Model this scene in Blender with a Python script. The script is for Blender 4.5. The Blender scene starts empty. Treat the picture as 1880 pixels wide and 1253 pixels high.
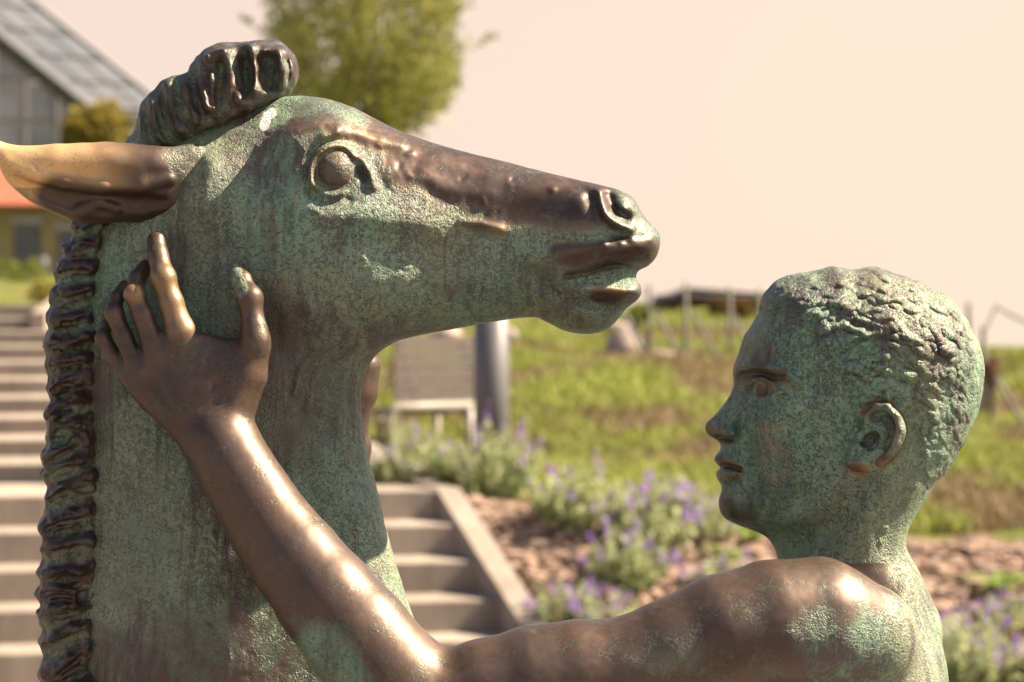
import bpy, math, random
import numpy as np
from mathutils import Vector, Matrix

random.seed(7)
rng = np.random.default_rng(11)
scene = bpy.context.scene
COL = scene.collection

# ------------------------------------------------------------------ camera, sky, sun
FPX = 4330.0            # focal length in photograph pixels (frame 1880 wide)
CAMZ = 1.9
HOR = 560.0             # picture row of the horizon
SUBD = 2.0              # distance to the sculpture's middle plane
cam = bpy.data.cameras.new('camera')
cam.sensor_width = 36.0
cam.lens = 36.0 * FPX / 1880.0
cam.shift_y = -(626.5 - HOR) / 1880.0
cam.clip_start = 0.05
cam.clip_end = 2000.0
cam.dof.use_dof = True
cam.dof.focus_distance = 1.93
cam.dof.aperture_fstop = 8.5
cam.dof.aperture_blades = 0
camo = bpy.data.objects.new('camera', cam)
COL.objects.link(camo)
camo.location = (0, 0, CAMZ)
camo.rotation_euler = (math.pi / 2, 0, 0)
scene.camera = camo

SUN_DIR = Vector((0.71, 0.09, 0.70)).normalized()
world = bpy.data.worlds.new('World')
scene.world = world
world.use_nodes = True
wn = world.node_tree.nodes
wl = world.node_tree.links
wn.clear()
wo = wn.new('ShaderNodeOutputWorld')
bg = wn.new('ShaderNodeBackground')
sky = wn.new('ShaderNodeTexSky')
sky.sky_type = 'NISHITA'
sky.sun_disc = False
sky.sun_elevation = math.asin(SUN_DIR.z)
sky.sun_rotation = math.atan2(SUN_DIR.x, SUN_DIR.y)
sky.air_density = 1.0
sky.dust_density = 2.0
sky.ozone_density = 1.0
hz = wn.new('ShaderNodeMix')
hz.data_type = 'RGBA'
wtc = wn.new('ShaderNodeTexCoord')
wsep = wn.new('ShaderNodeSeparateXYZ')
wmr = wn.new('ShaderNodeMapRange')          # warm haze, thick at the horizon and thinner overhead
wmr.inputs['From Min'].default_value = 0.12
wmr.inputs['From Max'].default_value = 0.34
wmr.inputs['To Min'].default_value = 0.97
wmr.inputs['To Max'].default_value = 0.05
wl.new(wtc.outputs['Generated'], wsep.inputs[0])
wl.new(wsep.outputs[2], wmr.inputs['Value'])
wl.new(wmr.outputs[0], hz.inputs[0])
wno = wn.new('ShaderNodeTexNoise')           # faint veils of high haze
wno.inputs['Scale'].default_value = 2.6
wno.inputs['Detail'].default_value = 3.0
wl.new(wtc.outputs['Generated'], wno.inputs['Vector'])
wcr = wn.new('ShaderNodeValToRGB')
wcr.color_ramp.elements[0].position = 0.0
wcr.color_ramp.elements[0].color = (0.72, 0.565, 0.560, 1.0)      # away from the sun
wcr.color_ramp.elements[1].position = 1.0
wcr.color_ramp.elements[1].color = (1.16, 0.915, 0.650, 1.0)      # towards the sun
wfa = wn.new('ShaderNodeMath')
wfa.operation = 'MULTIPLY_ADD'
wl.new(wsep.outputs[0], wfa.inputs[0])
wfa.inputs[1].default_value = 0.5
wfb = wn.new('ShaderNodeMath')
wfb.operation = 'MULTIPLY_ADD'
wl.new(wno.outputs[0], wfb.inputs[0])
wfb.inputs[1].default_value = 0.22
wfb.inputs[2].default_value = 0.39
wl.new(wfb.outputs[0], wfa.inputs[2])
wl.new(wfa.outputs[0], wcr.inputs[0])
wmu = wn.new('ShaderNodeMix')
wmu.data_type = 'RGBA'
wmu.blend_type = 'MULTIPLY'
wmu.inputs[0].default_value = 1.0
wmu.inputs[7].default_value = (6.43, 6.43, 6.43, 1.0)
wl.new(wcr.outputs[0], wmu.inputs[6])
wl.new(wmu.outputs[2], hz.inputs[7])
wl.new(sky.outputs[0], hz.inputs[6])
wl.new(hz.outputs[2], bg.inputs[0])
bg.inputs[1].default_value = 0.05
wl.new(bg.outputs[0], wo.inputs[0])

sun = bpy.data.lights.new('sun', 'SUN')
sun.energy = 5.0
sun.angle = math.radians(0.6)
sun.color = (1.0, 0.84, 0.63)
suno = bpy.data.objects.new('sun', sun)
COL.objects.link(suno)
suno.location = (6, -2, 9)
suno.rotation_euler = SUN_DIR.to_track_quat('Z', 'Y').to_euler()

scene.view_settings.view_transform = 'Standard'
scene.view_settings.look = 'None'
scene.view_settings.gamma = 1.0
scene.view_settings.exposure = 1.75
scene.view_settings.use_curve_mapping = False
scene.render.engine = 'CYCLES'
scene.cycles.use_denoising = True
scene.cycles.max_bounces = 6
scene.cycles.caustics_reflective = False
scene.cycles.caustics_refractive = False


def P(px, py, Y):
    """world point seen at picture position (px, py) at distance Y"""
    return Vector(((px - 940.0) * Y / FPX, Y, CAMZ - (py - HOR) * Y / FPX))


# ------------------------------------------------------------------ small helpers
def tag(o, label=None, cat=None, group=None, kind=None):
    if label: o['label'] = label
    if cat: o['category'] = cat
    if group: o['group'] = group
    if kind: o['kind'] = kind
    return o


def empty(name, loc=(0, 0, 0), rz=0.0):
    o = bpy.data.objects.new(name, None)
    COL.objects.link(o)
    o.location = loc
    o.rotation_euler = (0, 0, rz)
    return o


def link(name, me, mat=None, parent=None):
    o = bpy.data.objects.new(name, me)
    COL.objects.link(o)
    if mat is not None and not me.materials:
        me.materials.append(mat)
    if parent is not None:
        o.parent = parent
    return o


class MB:
    """collects vertices and faces for one mesh"""
    def __init__(self):
        self.v = []
        self.f = []

    def add(self, vs, fs):
        n = len(self.v)
        self.v += [tuple(a) for a in vs]
        self.f += [tuple(i + n for i in q) for q in fs]
        return self

    def hexa(self, c8):
        return self.add(c8, [(0, 3, 2, 1), (4, 5, 6, 7), (0, 1, 5, 4), (1, 2, 6, 5), (2, 3, 7, 6), (3, 0, 4, 7)])

    def box(self, x0, x1, y0, y1, z0, z1):
        return self.hexa([(x0, y0, z0), (x1, y0, z0), (x1, y1, z0), (x0, y1, z0),
                          (x0, y0, z1), (x1, y0, z1), (x1, y1, z1), (x0, y1, z1)])

    def tube(self, pts, rads, n=10, cap=True):
        pts = [Vector(p) for p in pts]
        if not hasattr(rads, '__len__'):
            rads = [rads] * len(pts)
        rings = []
        up = Vector((0.13, 0.31, 0.94))
        for i, p in enumerate(pts):
            a = pts[max(i - 1, 0)]
            b = pts[min(i + 1, len(pts) - 1)]
            t = (b - a).normalized()
            s = t.cross(up)
            if s.length < 1e-3:
                s = t.cross(Vector((1, 0, 0)))
            s.normalize()
            q = s.cross(t)
            rings.append([p + (s * math.cos(2 * math.pi * k / n) + q * math.sin(2 * math.pi * k / n)) * rads[i] for k in range(n)])
        vs = [v for r in rings for v in r]
        fs = []
        for i in range(len(pts) - 1):
            for k in range(n):
                k2 = (k + 1) % n
                fs.append((i * n + k, i * n + k2, (i + 1) * n + k2, (i + 1) * n + k))
        if cap:
            fs.append(tuple(range(n))[::-1])
            fs.append(tuple((len(pts) - 1) * n + k for k in range(n)))
        return self.add(vs, fs)

    def mesh(self, name, smooth=False):
        me = bpy.data.meshes.new(name)
        me.from_pydata(self.v, [], self.f)
        me.update()
        if smooth:
            me.polygons.foreach_set('use_smooth', [True] * len(me.polygons))
        return me

    def build(self, name, mat, parent=None, smooth=False, bevel=0.0):
        o = link(name, self.mesh(name, smooth), mat, parent)
        if bevel:
            m = o.modifiers.new('bevel', 'BEVEL')
            m.width = bevel
            m.segments = 2
            m.limit_method = 'ANGLE'
        return o


def np_mesh(name, V, Q, smooth=True):
    """mesh from numpy vertices and quads (or triangles)"""
    me = bpy.data.meshes.new(name)
    nv, nq, k = len(V), len(Q), Q.shape[1]
    me.vertices.add(nv)
    me.vertices.foreach_set('co', np.ascontiguousarray(V, dtype=np.float32).ravel())
    me.loops.add(nq * k)
    me.loops.foreach_set('vertex_index', np.ascontiguousarray(Q, dtype=np.int32).ravel())
    me.polygons.add(nq)
    me.polygons.foreach_set('loop_start', np.arange(0, nq * k, k, dtype=np.int32))
    me.polygons.foreach_set('loop_total', np.full(nq, k, dtype=np.int32))
    if smooth:
        me.polygons.foreach_set('use_smooth', np.ones(nq, dtype=bool))
    me.update(calc_edges=True)
    me.validate()
    return me


# ------------------------------------------------------------------ materials
class NT:
    def __init__(self, name):
        self.m = bpy.data.materials.new(name)
        self.m.use_nodes = True
        self.t = self.m.node_tree
        self.n = self.t.nodes
        self.bsdf = self.n['Principled BSDF']
        self.out = self.n['Material Output']

    def new(self, typ, **kw):
        nd = self.n.new(typ)
        for k, v in kw.items():
            setattr(nd, k, v)
        return nd

    def link(self, a, b):
        self.t.links.new(a, b)

    def coord(self, scale=(1, 1, 1), kind='Object'):
        tc = self.new('ShaderNodeTexCoord')
        mp = self.new('ShaderNodeMapping')
        mp.inputs['Scale'].default_value = scale
        self.link(tc.outputs[kind], mp.inputs[0])
        return mp.outputs[0]

    def noise(self, vec, scale, detail=2.0, rough=0.5, dist=0.0):
        nd = self.new('ShaderNodeTexNoise')
        nd.inputs['Scale'].default_value = scale
        nd.inputs['Detail'].default_value = detail
        nd.inputs['Roughness'].default_value = rough
        nd.inputs['Distortion'].default_value = dist
        if vec is not None:
            self.link(vec, nd.inputs['Vector'])
        return nd.outputs[0]

    def ramp(self, fac, stops, interp='LINEAR'):
        nd = self.new('ShaderNodeValToRGB')
        cr = nd.color_ramp
        cr.interpolation = interp
        while len(cr.elements) < len(stops):
            cr.elements.new(0.5)
        for e, (pos, c) in zip(cr.elements, stops):
            e.position = pos
            e.color = (c[0], c[1], c[2], 1.0) if hasattr(c, '__len__') else (c, c, c, 1.0)
        self.link(fac, nd.inputs[0])
        return nd.outputs[0]

    def math(self, op, a, b=None, clamp=False):
        nd = self.new('ShaderNodeMath', operation=op, use_clamp=clamp)
        for i, x in enumerate((a, b)):
            if x is None: continue
            if isinstance(x, (int, float)): nd.inputs[i].default_value = x
            else: self.link(x, nd.inputs[i])
        return nd.outputs[0]

    def mix(self, fac, a, b, blend='MIX'):
        nd = self.new('ShaderNodeMix', data_type='RGBA', blend_type=blend)
        for i, x in ((0, fac), (6, a), (7, b)):
            if isinstance(x, (int, float)): nd.inputs[i].default_value = x
            elif isinstance(x, tuple): nd.inputs[i].default_value = (x[0], x[1], x[2], 1.0)
            else: self.link(x, nd.inputs[i])
        return nd.outputs[2]

    def bump(self, h, strength=0.3, dist=0.01, normal=None):
        nd = self.new('ShaderNodeBump')
        nd.inputs['Strength'].default_value = strength
        nd.inputs['Distance'].default_value = dist
        self.link(h, nd.inputs['Height'])
        if normal is not None:
            self.link(normal, nd.inputs['Normal'])
        return nd.outputs[0]

    def set(self, **kw):
        names = {'color': 'Base Color', 'rough': 'Roughness', 'metal': 'Metallic', 'normal': 'Normal',
                 'spec': 'Specular IOR Level', 'trans': 'Transmission Weight', 'alpha': 'Alpha', 'coat': 'Coat Weight'}
        for k, v in kw.items():
            s = self.bsdf.inputs[names[k]]
            if isinstance(v, (int, float)): s.default_value = v
            elif isinstance(v, tuple): s.default_value = (v[0], v[1], v[2], 1.0)
            else: self.link(v, s)
        return self.m


def simple_mat(name, c1, c2, scale=8.0, rough=0.8, metal=0.0, bump=0.2, bscale=60.0, bdist=0.005, stretch=(1, 1, 1)):
    t = NT(name)
    v = t.coord(stretch)
    n = t.noise(v, scale, 5.0, 0.6)
    c = t.ramp(n, [(0.3, c1), (0.7, c2)])
    b = t.bump(t.noise(v, bscale, 4.0, 0.6), bump, bdist)
    return t.set(color=c, rough=rough, metal=metal, normal=b)


def bronze_mat():
    t = NT('patinated_bronze')
    at = t.new('ShaderNodeAttribute', attribute_name='pat')
    sep = t.new('ShaderNodeSeparateColor')
    t.link(at.outputs['Color'], sep.inputs[0])
    pol, gold, dark = sep.outputs[0], sep.outputs[1], sep.outputs[2]
    v = t.coord()
    vs = t.coord((1.0, 1.0, 0.13))
    broad = t.noise(v, 11.0, 4.0, 0.55)
    mid = t.noise(v, 46.0, 5.0, 0.62, 0.4)
    streak = t.math('ADD', t.math('MULTIPLY', t.noise(vs, 58.0, 4.0, 0.6, 0.2), 0.6), t.math('MULTIPLY', t.noise(t.coord((1.0, 1.0, 0.06)), 190.0, 3.0, 0.6, 0.1), 0.4))
    worm = t.noise(v, 310.0, 2.0, 0.55, 1.2)
    worm2 = t.noise(v, 560.0, 2.0, 0.5, 0.8)
    fine = t.noise(v, 1100.0, 2.0, 0.6)
    # green patina
    tone = t.math('ADD', t.math('MULTIPLY', broad, 0.34), t.math('ADD', t.math('MULTIPLY', streak, 0.50), t.math('MULTIPLY', mid, 0.16)))
    green = t.ramp(tone, [(0.39, (0.036, 0.040, 0.037)), (0.46, (0.078, 0.116, 0.084)), (0.53, (0.142, 0.236, 0.152)), (0.61, (0.235, 0.345, 0.225))])
    olive = t.mix(t.ramp(t.noise(v, 7.0, 3.0, 0.5), [(0.42, 0.0), (0.60, 0.85)]), green, (0.205, 0.225, 0.130))
    shift = t.math('MULTIPLY', t.math('SUBTRACT', t.noise(v, 19.0, 4.0, 0.6), 0.5), 0.30)
    spots = t.ramp(t.math('ADD', worm, shift), [(0.37, 1.0), (0.465, 0.0)])
    spots2 = t.ramp(t.math('ADD', worm2, shift), [(0.34, 1.0), (0.43, 0.0)])
    sp = t.math('MAXIMUM', spots, t.math('MULTIPLY', spots2, 0.8))
    patina = t.mix(t.math('MULTIPLY', sp, 0.56), olive, (0.045, 0.040, 0.036))
    pale = t.ramp(worm, [(0.55, 0.0), (0.68, 0.6)])
    patina = t.mix(pale, patina, (0.300, 0.370, 0.250))
    # worn, brown stained areas of the patina
    stain = t.ramp(t.math('ADD', streak, t.math('MULTIPLY', t.math('SUBTRACT', broad, 0.5), 0.6)), [(0.39, 0.85), (0.50, 0.0)])
    patina = t.mix(stain, patina, (0.082, 0.062, 0.056))
    # rubbed bronze
    bz = t.ramp(mid, [(0.30, (0.040, 0.023, 0.018)), (0.5, (0.082, 0.049, 0.036)), (0.72, (0.135, 0.084, 0.064))])
    bz = t.mix(t.ramp(broad, [(0.40, 0.0), (0.58, 0.7)]), bz, (0.070, 0.049, 0.046))
    bz = t.mix(t.ramp(streak, [(0.30, 0.6), (0.46, 0.0)]), bz, (0.060, 0.037, 0.030))
    bz = t.mix(gold, bz, (0.74, 0.46, 0.21))
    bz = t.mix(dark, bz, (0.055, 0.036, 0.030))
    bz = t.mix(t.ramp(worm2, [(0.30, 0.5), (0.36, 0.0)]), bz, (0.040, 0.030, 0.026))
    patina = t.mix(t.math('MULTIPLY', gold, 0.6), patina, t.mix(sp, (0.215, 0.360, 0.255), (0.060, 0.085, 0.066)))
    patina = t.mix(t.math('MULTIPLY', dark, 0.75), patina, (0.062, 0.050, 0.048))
    # how far the patina is worn through
    wob = t.math('ADD', t.math('MULTIPLY', t.math('SUBTRACT', mid, 0.5), 1.3), t.math('MULTIPLY', t.math('SUBTRACT', worm, 0.5), 1.0))
    msk = t.ramp(t.math('ADD', pol, wob), [(0.20, 0.0), (0.92, 1.0)])
    col = t.mix(msk, patina, bz)
    white = t.math('SUBTRACT', 1.0, at.outputs['Alpha'])
    col = t.mix(t.ramp(t.math('ADD', white, t.math('MULTIPLY', t.math('SUBTRACT', worm, 0.5), 0.6)), [(0.35, 0.0), (0.6, 0.9)]), col, (0.74, 0.68, 0.64))
    rough = t.math('ADD', t.math('MULTIPLY', msk, -0.05), t.math('ADD', 0.50, t.math('MULTIPLY', t.math('SUBTRACT', mid, 0.5), 0.30)))
    metal = t.math('MULTIPLY', msk, 0.55)
    hgt = t.math('SUBTRACT', t.math('ADD', t.math('MULTIPLY', worm, 1.0), t.math('MULTIPLY', fine, 0.25)), t.math('MULTIPLY', sp, 0.35))
    bs = t.new('ShaderNodeBump')
    bs.inputs['Distance'].default_value = 0.0022
    t.link(hgt, bs.inputs['Height'])
    t.link(t.math('SUBTRACT', 0.66, t.math('MULTIPLY', msk, 0.66), True), bs.inputs['Strength'])
    b2 = t.bump(t.noise(v, 60.0, 3.0, 0.5), 0.07, 0.004, bs.outputs[0])
    return t.set(color=col, rough=rough, metal=metal, normal=b2, spec=0.62)


M = {}
M['bronze'] = bronze_mat()

# ------------------------------------------------------------------ sculpting tools
# figures are modelled in (u, v, w): u, v = photograph pixels on the sculpture's middle plane, w = towards the viewer
S = SUBD / FPX


def to_world(V):
    return np.stack([(V[:, 0] - 940.0) * S, SUBD - V[:, 2] * S, CAMZ - (V[:, 1] - HOR) * S], 1)


def c2(pts, w):
    """picture positions -> (u, v) for something lying w in front of the middle plane"""
    p = np.array(pts, dtype=float)
    k = 1.0 - w / FPX
    return np.stack([940 + (p[..., 0] - 940) * k, HOR + (p[..., 1] - HOR) * k], -1)


def c3(px, py, w):
    q = c2((px, py), w)
    return np.array([q[0], q[1], w])


def spline(pts, n=6, closed=True):
    p = np.array(pts, dtype=float)
    m = len(p)
    out = []
    rngi = range(m) if closed else range(m - 1)
    for i in rngi:
        if closed:
            a, b, c, d = p[(i - 1) % m], p[i], p[(i + 1) % m], p[(i + 2) % m]
        else:
            a, b, c, d = p[max(i - 1, 0)], p[i], p[i + 1], p[min(i + 2, m - 1)]
        for k in range(n):
            t = k / n
            out.append(0.5 * (2 * b + (c - a) * t + (2 * a - 5 * b + 4 * c - d) * t * t + (3 * b - a - 3 * c + d) * t ** 3))
    if not closed:
        out.append(p[-1])
    return np.array(out)


def seg_dist2(U, V, a, b):
    ab = b - a
    L = max(ab @ ab, 1e-9)
    t = np.clip(((U - a[0]) * ab[0] + (V - a[1]) * ab[1]) / L, 0, 1)
    return (U - a[0] - t * ab[0]) ** 2 + (V - a[1] - t * ab[1]) ** 2, t


def blur(A, r):
    """three box blurs of radius r cells"""
    for _ in range(3):
        for ax in (0, 1):
            B = np.moveaxis(A, ax, 0)
            Pd = np.concatenate([np.repeat(B[:1], r + 1, 0), B, np.repeat(B[-1:], r, 0)], 0)
            C = np.cumsum(Pd, 0)
            B = (C[2 * r + 1:] - C[:-2 * r - 1]) / (2 * r + 1)
            A = np.moveaxis(B, 0, ax)
    return A


class Relief:
    """a solid swelling from an outline: half thickness T, edge rounding R over the (u, v) plane"""
    def __init__(self, poly, Tc, Rc, g=2.0, pad=60, n=6, soft=3, w0=None, k=0.0):
        self.poly = spline(poly, n)
        lo = self.poly.min(0) - pad
        hi = self.poly.max(0) + pad
        self.g = g
        self.o = lo
        nu, nv = int((hi[0] - lo[0]) / g) + 2, int((hi[1] - lo[1]) / g) + 2
        self.U, self.V = np.meshgrid(lo[0] + np.arange(nu) * g, lo[1] + np.arange(nv) * g, indexing='ij')
        self.nu, self.nv = nu, nv
        d2 = np.full(self.U.shape, 190.0 ** 2)
        ins = np.zeros(self.U.shape, bool)
        pp = self.poly
        us, vs = lo[0] + np.arange(nu) * g, lo[1] + np.arange(nv) * g
        for i in range(len(pp)):
            a, b = pp[i], pp[(i + 1) % len(pp)]
            r = 190.0
            i0, i1 = np.searchsorted(us, [min(a[0], b[0]) - r, max(a[0], b[0]) + r])
            j0, j1 = np.searchsorted(vs, [min(a[1], b[1]) - r, max(a[1], b[1]) + r])
            q, _ = seg_dist2(us[i0:i1, None], vs[None, j0:j1], a, b)
            np.minimum(d2[i0:i1, j0:j1], q, out=d2[i0:i1, j0:j1])
            if a[1] != b[1]:
                j0, j1 = np.searchsorted(vs, [min(a[1], b[1]), max(a[1], b[1])])
                if j1 > j0:
                    xs = (b[0] - a[0]) * (vs[j0:j1] - a[1]) / (b[1] - a[1]) + a[0]
                    ins[:, j0:j1] ^= us[:, None] < xs[None]
        d = np.sqrt(d2) * np.where(ins, -1, 1)
        db = blur(d, soft)
        wgt = np.clip(-d / 25.0, 0, 1)
        self.d = d * (1 - wgt) + db * wgt
        self.T = self.field(Tc)
        self.R = self.field(Rc)
        self.w0 = w0
        self.near = np.zeros(self.U.shape)      # relief on the near face only
        self.k = k
        self.cav = np.zeros(self.U.shape)

    def field(self, cs):
        if not hasattr(cs, '__len__'):
            return np.full(self.U.shape, float(cs))
        c = np.array(cs, dtype=float)
        p, val = c[:, :2], c[:, 2]
        D = np.linalg.norm(p[:, None] - p[None], axis=2)
        n = len(p)
        eps = 40.0
        K = np.sqrt(D ** 2 + eps ** 2)
        A = np.zeros((n + 1, n + 1))
        A[:n, :n] = -K + np.eye(n) * -0.0
        A[:n, n] = 1
        A[n, :n] = 1
        sol = np.linalg.solve(A, np.concatenate([val, [0]]))
        out = np.full(self.U.shape, sol[n])
        for i in range(n):
            out -= sol[i] * np.sqrt((self.U - p[i, 0]) ** 2 + (self.V - p[i, 1]) ** 2 + eps ** 2)
        return np.clip(out, val.min() * 0.7, val.max() * 1.2)

    def stroke(self, pts, amp, sig, w=None, cav=True, taper=False, field='T'):
        """raised (amp > 0) or sunk line on the surface; pts are picture positions"""
        pts = np.array(pts, dtype=float).reshape(-1, 2)
        if w is None:
            m = pts.mean(0)
            w = self.sample(self.T, m[0], m[1])
        pts = c2(pts, float(w))
        if len(pts) > 2:
            pts = spline(pts, 4, closed=False)
        pad = sig * 3.2
        i0 = max(int((pts[:, 0].min() - pad - self.o[0]) / self.g), 0)
        i1 = min(int((pts[:, 0].max() + pad - self.o[0]) / self.g) + 2, self.nu)
        j0 = max(int((pts[:, 1].min() - pad - self.o[1]) / self.g), 0)
        j1 = min(int((pts[:, 1].max() + pad - self.o[1]) / self.g) + 2, self.nv)
        if i1 <= i0 or j1 <= j0: return
        U, V = self.U[i0:i1, j0:j1], self.V[i0:i1, j0:j1]
        if len(pts) == 1:
            d2 = (U - pts[0, 0]) ** 2 + (V - pts[0, 1]) ** 2
            tt = None
        else:
            d2 = np.full(U.shape, 1e12)
            tt = np.zeros(U.shape)
            for i in range(len(pts) - 1):
                q, t = seg_dist2(U, V, pts[i], pts[i + 1])
                mk = q < d2
                d2 = np.where(mk, q, d2)
                tt = np.where(mk, (i + t) / (len(pts) - 1), tt)
        e = np.exp(-d2 / (2 * sig * sig))
        if taper and tt is not None:
            e = e * np.sqrt(np.clip(4 * tt * (1 - tt), 0, 1))
        getattr(self, field)[i0:i1, j0:j1] += amp * e
        if cav:
            self.cav[i0:i1, j0:j1] += np.sign(amp) * e * min(abs(amp) / 10.0, 1.2)

    def sample(self, F, u, v):
        x = np.clip((np.asarray(u) - self.o[0]) / self.g, 0, self.nu - 1.001)
        y = np.clip((np.asarray(v) - self.o[1]) / self.g, 0, self.nv - 1.001)
        i, j = x.astype(int), y.astype(int)
        a, b = x - i, y - j
        return (F[i, j] * (1 - a) + F[i + 1, j] * a) * (1 - b) + (F[i, j + 1] * (1 - a) + F[i + 1, j + 1] * a) * b

    def bbox(self):
        m = float(self.T.max()) + 30
        lo, hi = self.poly.min(0), self.poly.max(0)
        if self.w0 is None:
            return np.array([lo[0], lo[1], -m]), np.array([hi[0], hi[1], m])
        c = [self.w0(x, y) for x in (lo[0], hi[0]) for y in (lo[1], hi[1])]
        return np.array([lo[0], lo[1], min(c) - m]), np.array([hi[0], hi[1], max(c) + m])

    def __call__(self, u, v, w):
        T = np.maximum(self.sample(self.T, u, v), 3.0)
        R = np.maximum(self.sample(self.R, u, v), 3.0)
        d = self.sample(self.d, u, v)
        if self.w0 is not None:
            w = w - self.w0(u, v)
        q = np.maximum(1 + d / R, 0)
        f = np.sqrt((w / T) ** 2 + q * q) - 1
        return f * np.where(q > np.abs(w / T), R, T)


class Limb:
    """chain of tapering capsules, points (picture x, picture y, w, radius)"""
    def __init__(self, pts, k=20.0, ks=None, mirror=None):
        self.p = []
        for (x, y, w, r) in pts:
            if mirror is None:
                q = c3(x, y, w)
            else:
                q = c3(x, y, w)
                q[0] += mirror[0]
                q[1] += mirror[1]
                q[2] = -q[2] + mirror[2]
            self.p.append((q, r * (1 - w / FPX)))
        self.k = k
        self.ks = ks or k * 0.6

    def bbox(self):
        a = np.array([q - r for q, r in self.p]).min(0)
        b = np.array([q + r for q, r in self.p]).max(0)
        return a, b

    def __call__(self, u, v, w):
        out = None
        pp = self.p if len(self.p) > 1 else self.p * 2
        for (a, ra), (b, rb) in zip(pp[:-1], pp[1:]):
            ab = b - a
            L = max(ab @ ab, 1e-9)
            t = np.clip(((u - a[0]) * ab[0] + (v - a[1]) * ab[1] + (w - a[2]) * ab[2]) / L, 0, 1)
            d = np.sqrt((u - a[0] - t * ab[0]) ** 2 + (v - a[1] - t * ab[1]) ** 2 + (w - a[2] - t * ab[2]) ** 2) - (ra + (rb - ra) * t)
            out = d if out is None else smin(out, d, self.ks)
        return out


class Ball:
    def __init__(self, px, py, w, r, k=4.0):
        self.c = c3(px, py, w)
        self.r = np.array(r, dtype=float) if hasattr(r, '__len__') else np.array([r, r, r], dtype=float)
        self.k = k

    def bbox(self):
        return self.c - self.r, self.c + self.r

    def __call__(self, u, v, w):
        q = np.sqrt(((u - self.c[0]) / self.r[0]) ** 2 + ((v - self.c[1]) / self.r[1]) ** 2 + ((w - self.c[2]) / self.r[2]) ** 2)
        return (q - 1) * self.r.min()


def smin(a, b, k):
    if k <= 0: return np.minimum(a, b)
    h = np.maximum(k - np.abs(a - b), 0) / k
    return np.minimum(a, b) - h * h * k * 0.25


class Solid:
    def __init__(self):
        self.ops = []       # (shape, sign, k)
        self.disp = None

    def add(self, s, k=None):
        self.ops.append((s, 1, s.k if k is None else k))
        return s

    def cut(self, s, k=4.0):
        self.ops.append((s, -1, k))
        return s

    def value(self, Pt):
        F = np.full(len(Pt), 60.0)
        Pu, Pv, Pw = Pt[:, 0].copy(), Pt[:, 1].copy(), Pt[:, 2].copy()
        for s, sg, k in self.ops:
            lo, hi = s.bbox()
            m = np.nonzero((Pu > lo[0] - 45) & (Pu < hi[0] + 45) & (Pv > lo[1] - 45) & (Pv < hi[1] + 45) & (Pw > lo[2] - 45) & (Pw < hi[2] + 45))[0]
            if not len(m): continue
            q = Pt[m]
            val = s(q[:, 0], q[:, 1], q[:, 2])
            F[m] = smin(F[m], val, k) if sg > 0 else -smin(-F[m], val, k)
        return F

    def grid(self, vox):
        los, his = zip(*[s.bbox() for s, sg, k in self.ops if sg > 0])
        lo = np.array(los).min(0) - 3 * vox
        hi = np.array(his).max(0) + 3 * vox
        n = np.ceil((hi - lo) / vox).astype(int) + 1
        F = np.full(n, 60.0, dtype=np.float32)
        ax = [lo[i] + np.arange(n[i]) * vox for i in range(3)]
        for s, sg, k in self.ops:
            a, b = s.bbox()
            i0 = np.maximum(((a - 40 - lo) / vox).astype(int), 0)
            i1 = np.minimum(((b + 40 - lo) / vox).astype(int) + 2, n)
            sl = tuple(slice(i0[i], i1[i]) for i in range(3))
            u = ax[0][sl[0]][:, None, None]
            v = ax[1][sl[1]][None, :, None]
            w = ax[2][sl[2]][None, None, :]
            if isinstance(s, Relief):
                val = s(u + 0 * v, v + 0 * u, w) if s.w0 is None else s(u + 0 * v, v + 0 * u, w)
            else:
                val = s(u, v, w)
            F[sl] = smin(F[sl], val, k) if sg > 0 else -smin(-F[sl], val, k)
        return F, lo

    def mesh(self, vox=6.0, levels=1, its=3):
        F, lo = self.grid(vox)
        V, Q = surface_nets(F)
        V = lo + V * vox
        V = self.project(V, 2, vox)
        for _ in range(levels):
            V, Q = subdivide(V, Q)
        V = self.project(V, its, vox)
        N = self.grad(V, self.value(V))
        N /= np.maximum(np.linalg.norm(N, axis=1, keepdims=True), 1e-6)
        if self.disp is not None:
            V = V + N * self.disp(V, N)[:, None]
        return V, Q, N

    def grad(self, V, f, e=0.9):
        g = np.zeros_like(V)
        for i in range(3):
            d = np.zeros(3)
            d[i] = e
            g[:, i] = (self.value(V + d) - f) / e
        return g

    def project(self, V, its, vox):
        for _ in range(its):
            f = self.value(V)
            g = self.grad(V, f)
            l2 = np.maximum((g * g).sum(1), 0.09)
            st = (f / l2)[:, None] * g
            ln = np.linalg.norm(st, axis=1, keepdims=True)
            st *= np.minimum(1, (vox * 0.7) / np.maximum(ln, 1e-6))
            V = V - 0.9 * st
        return V


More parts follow.
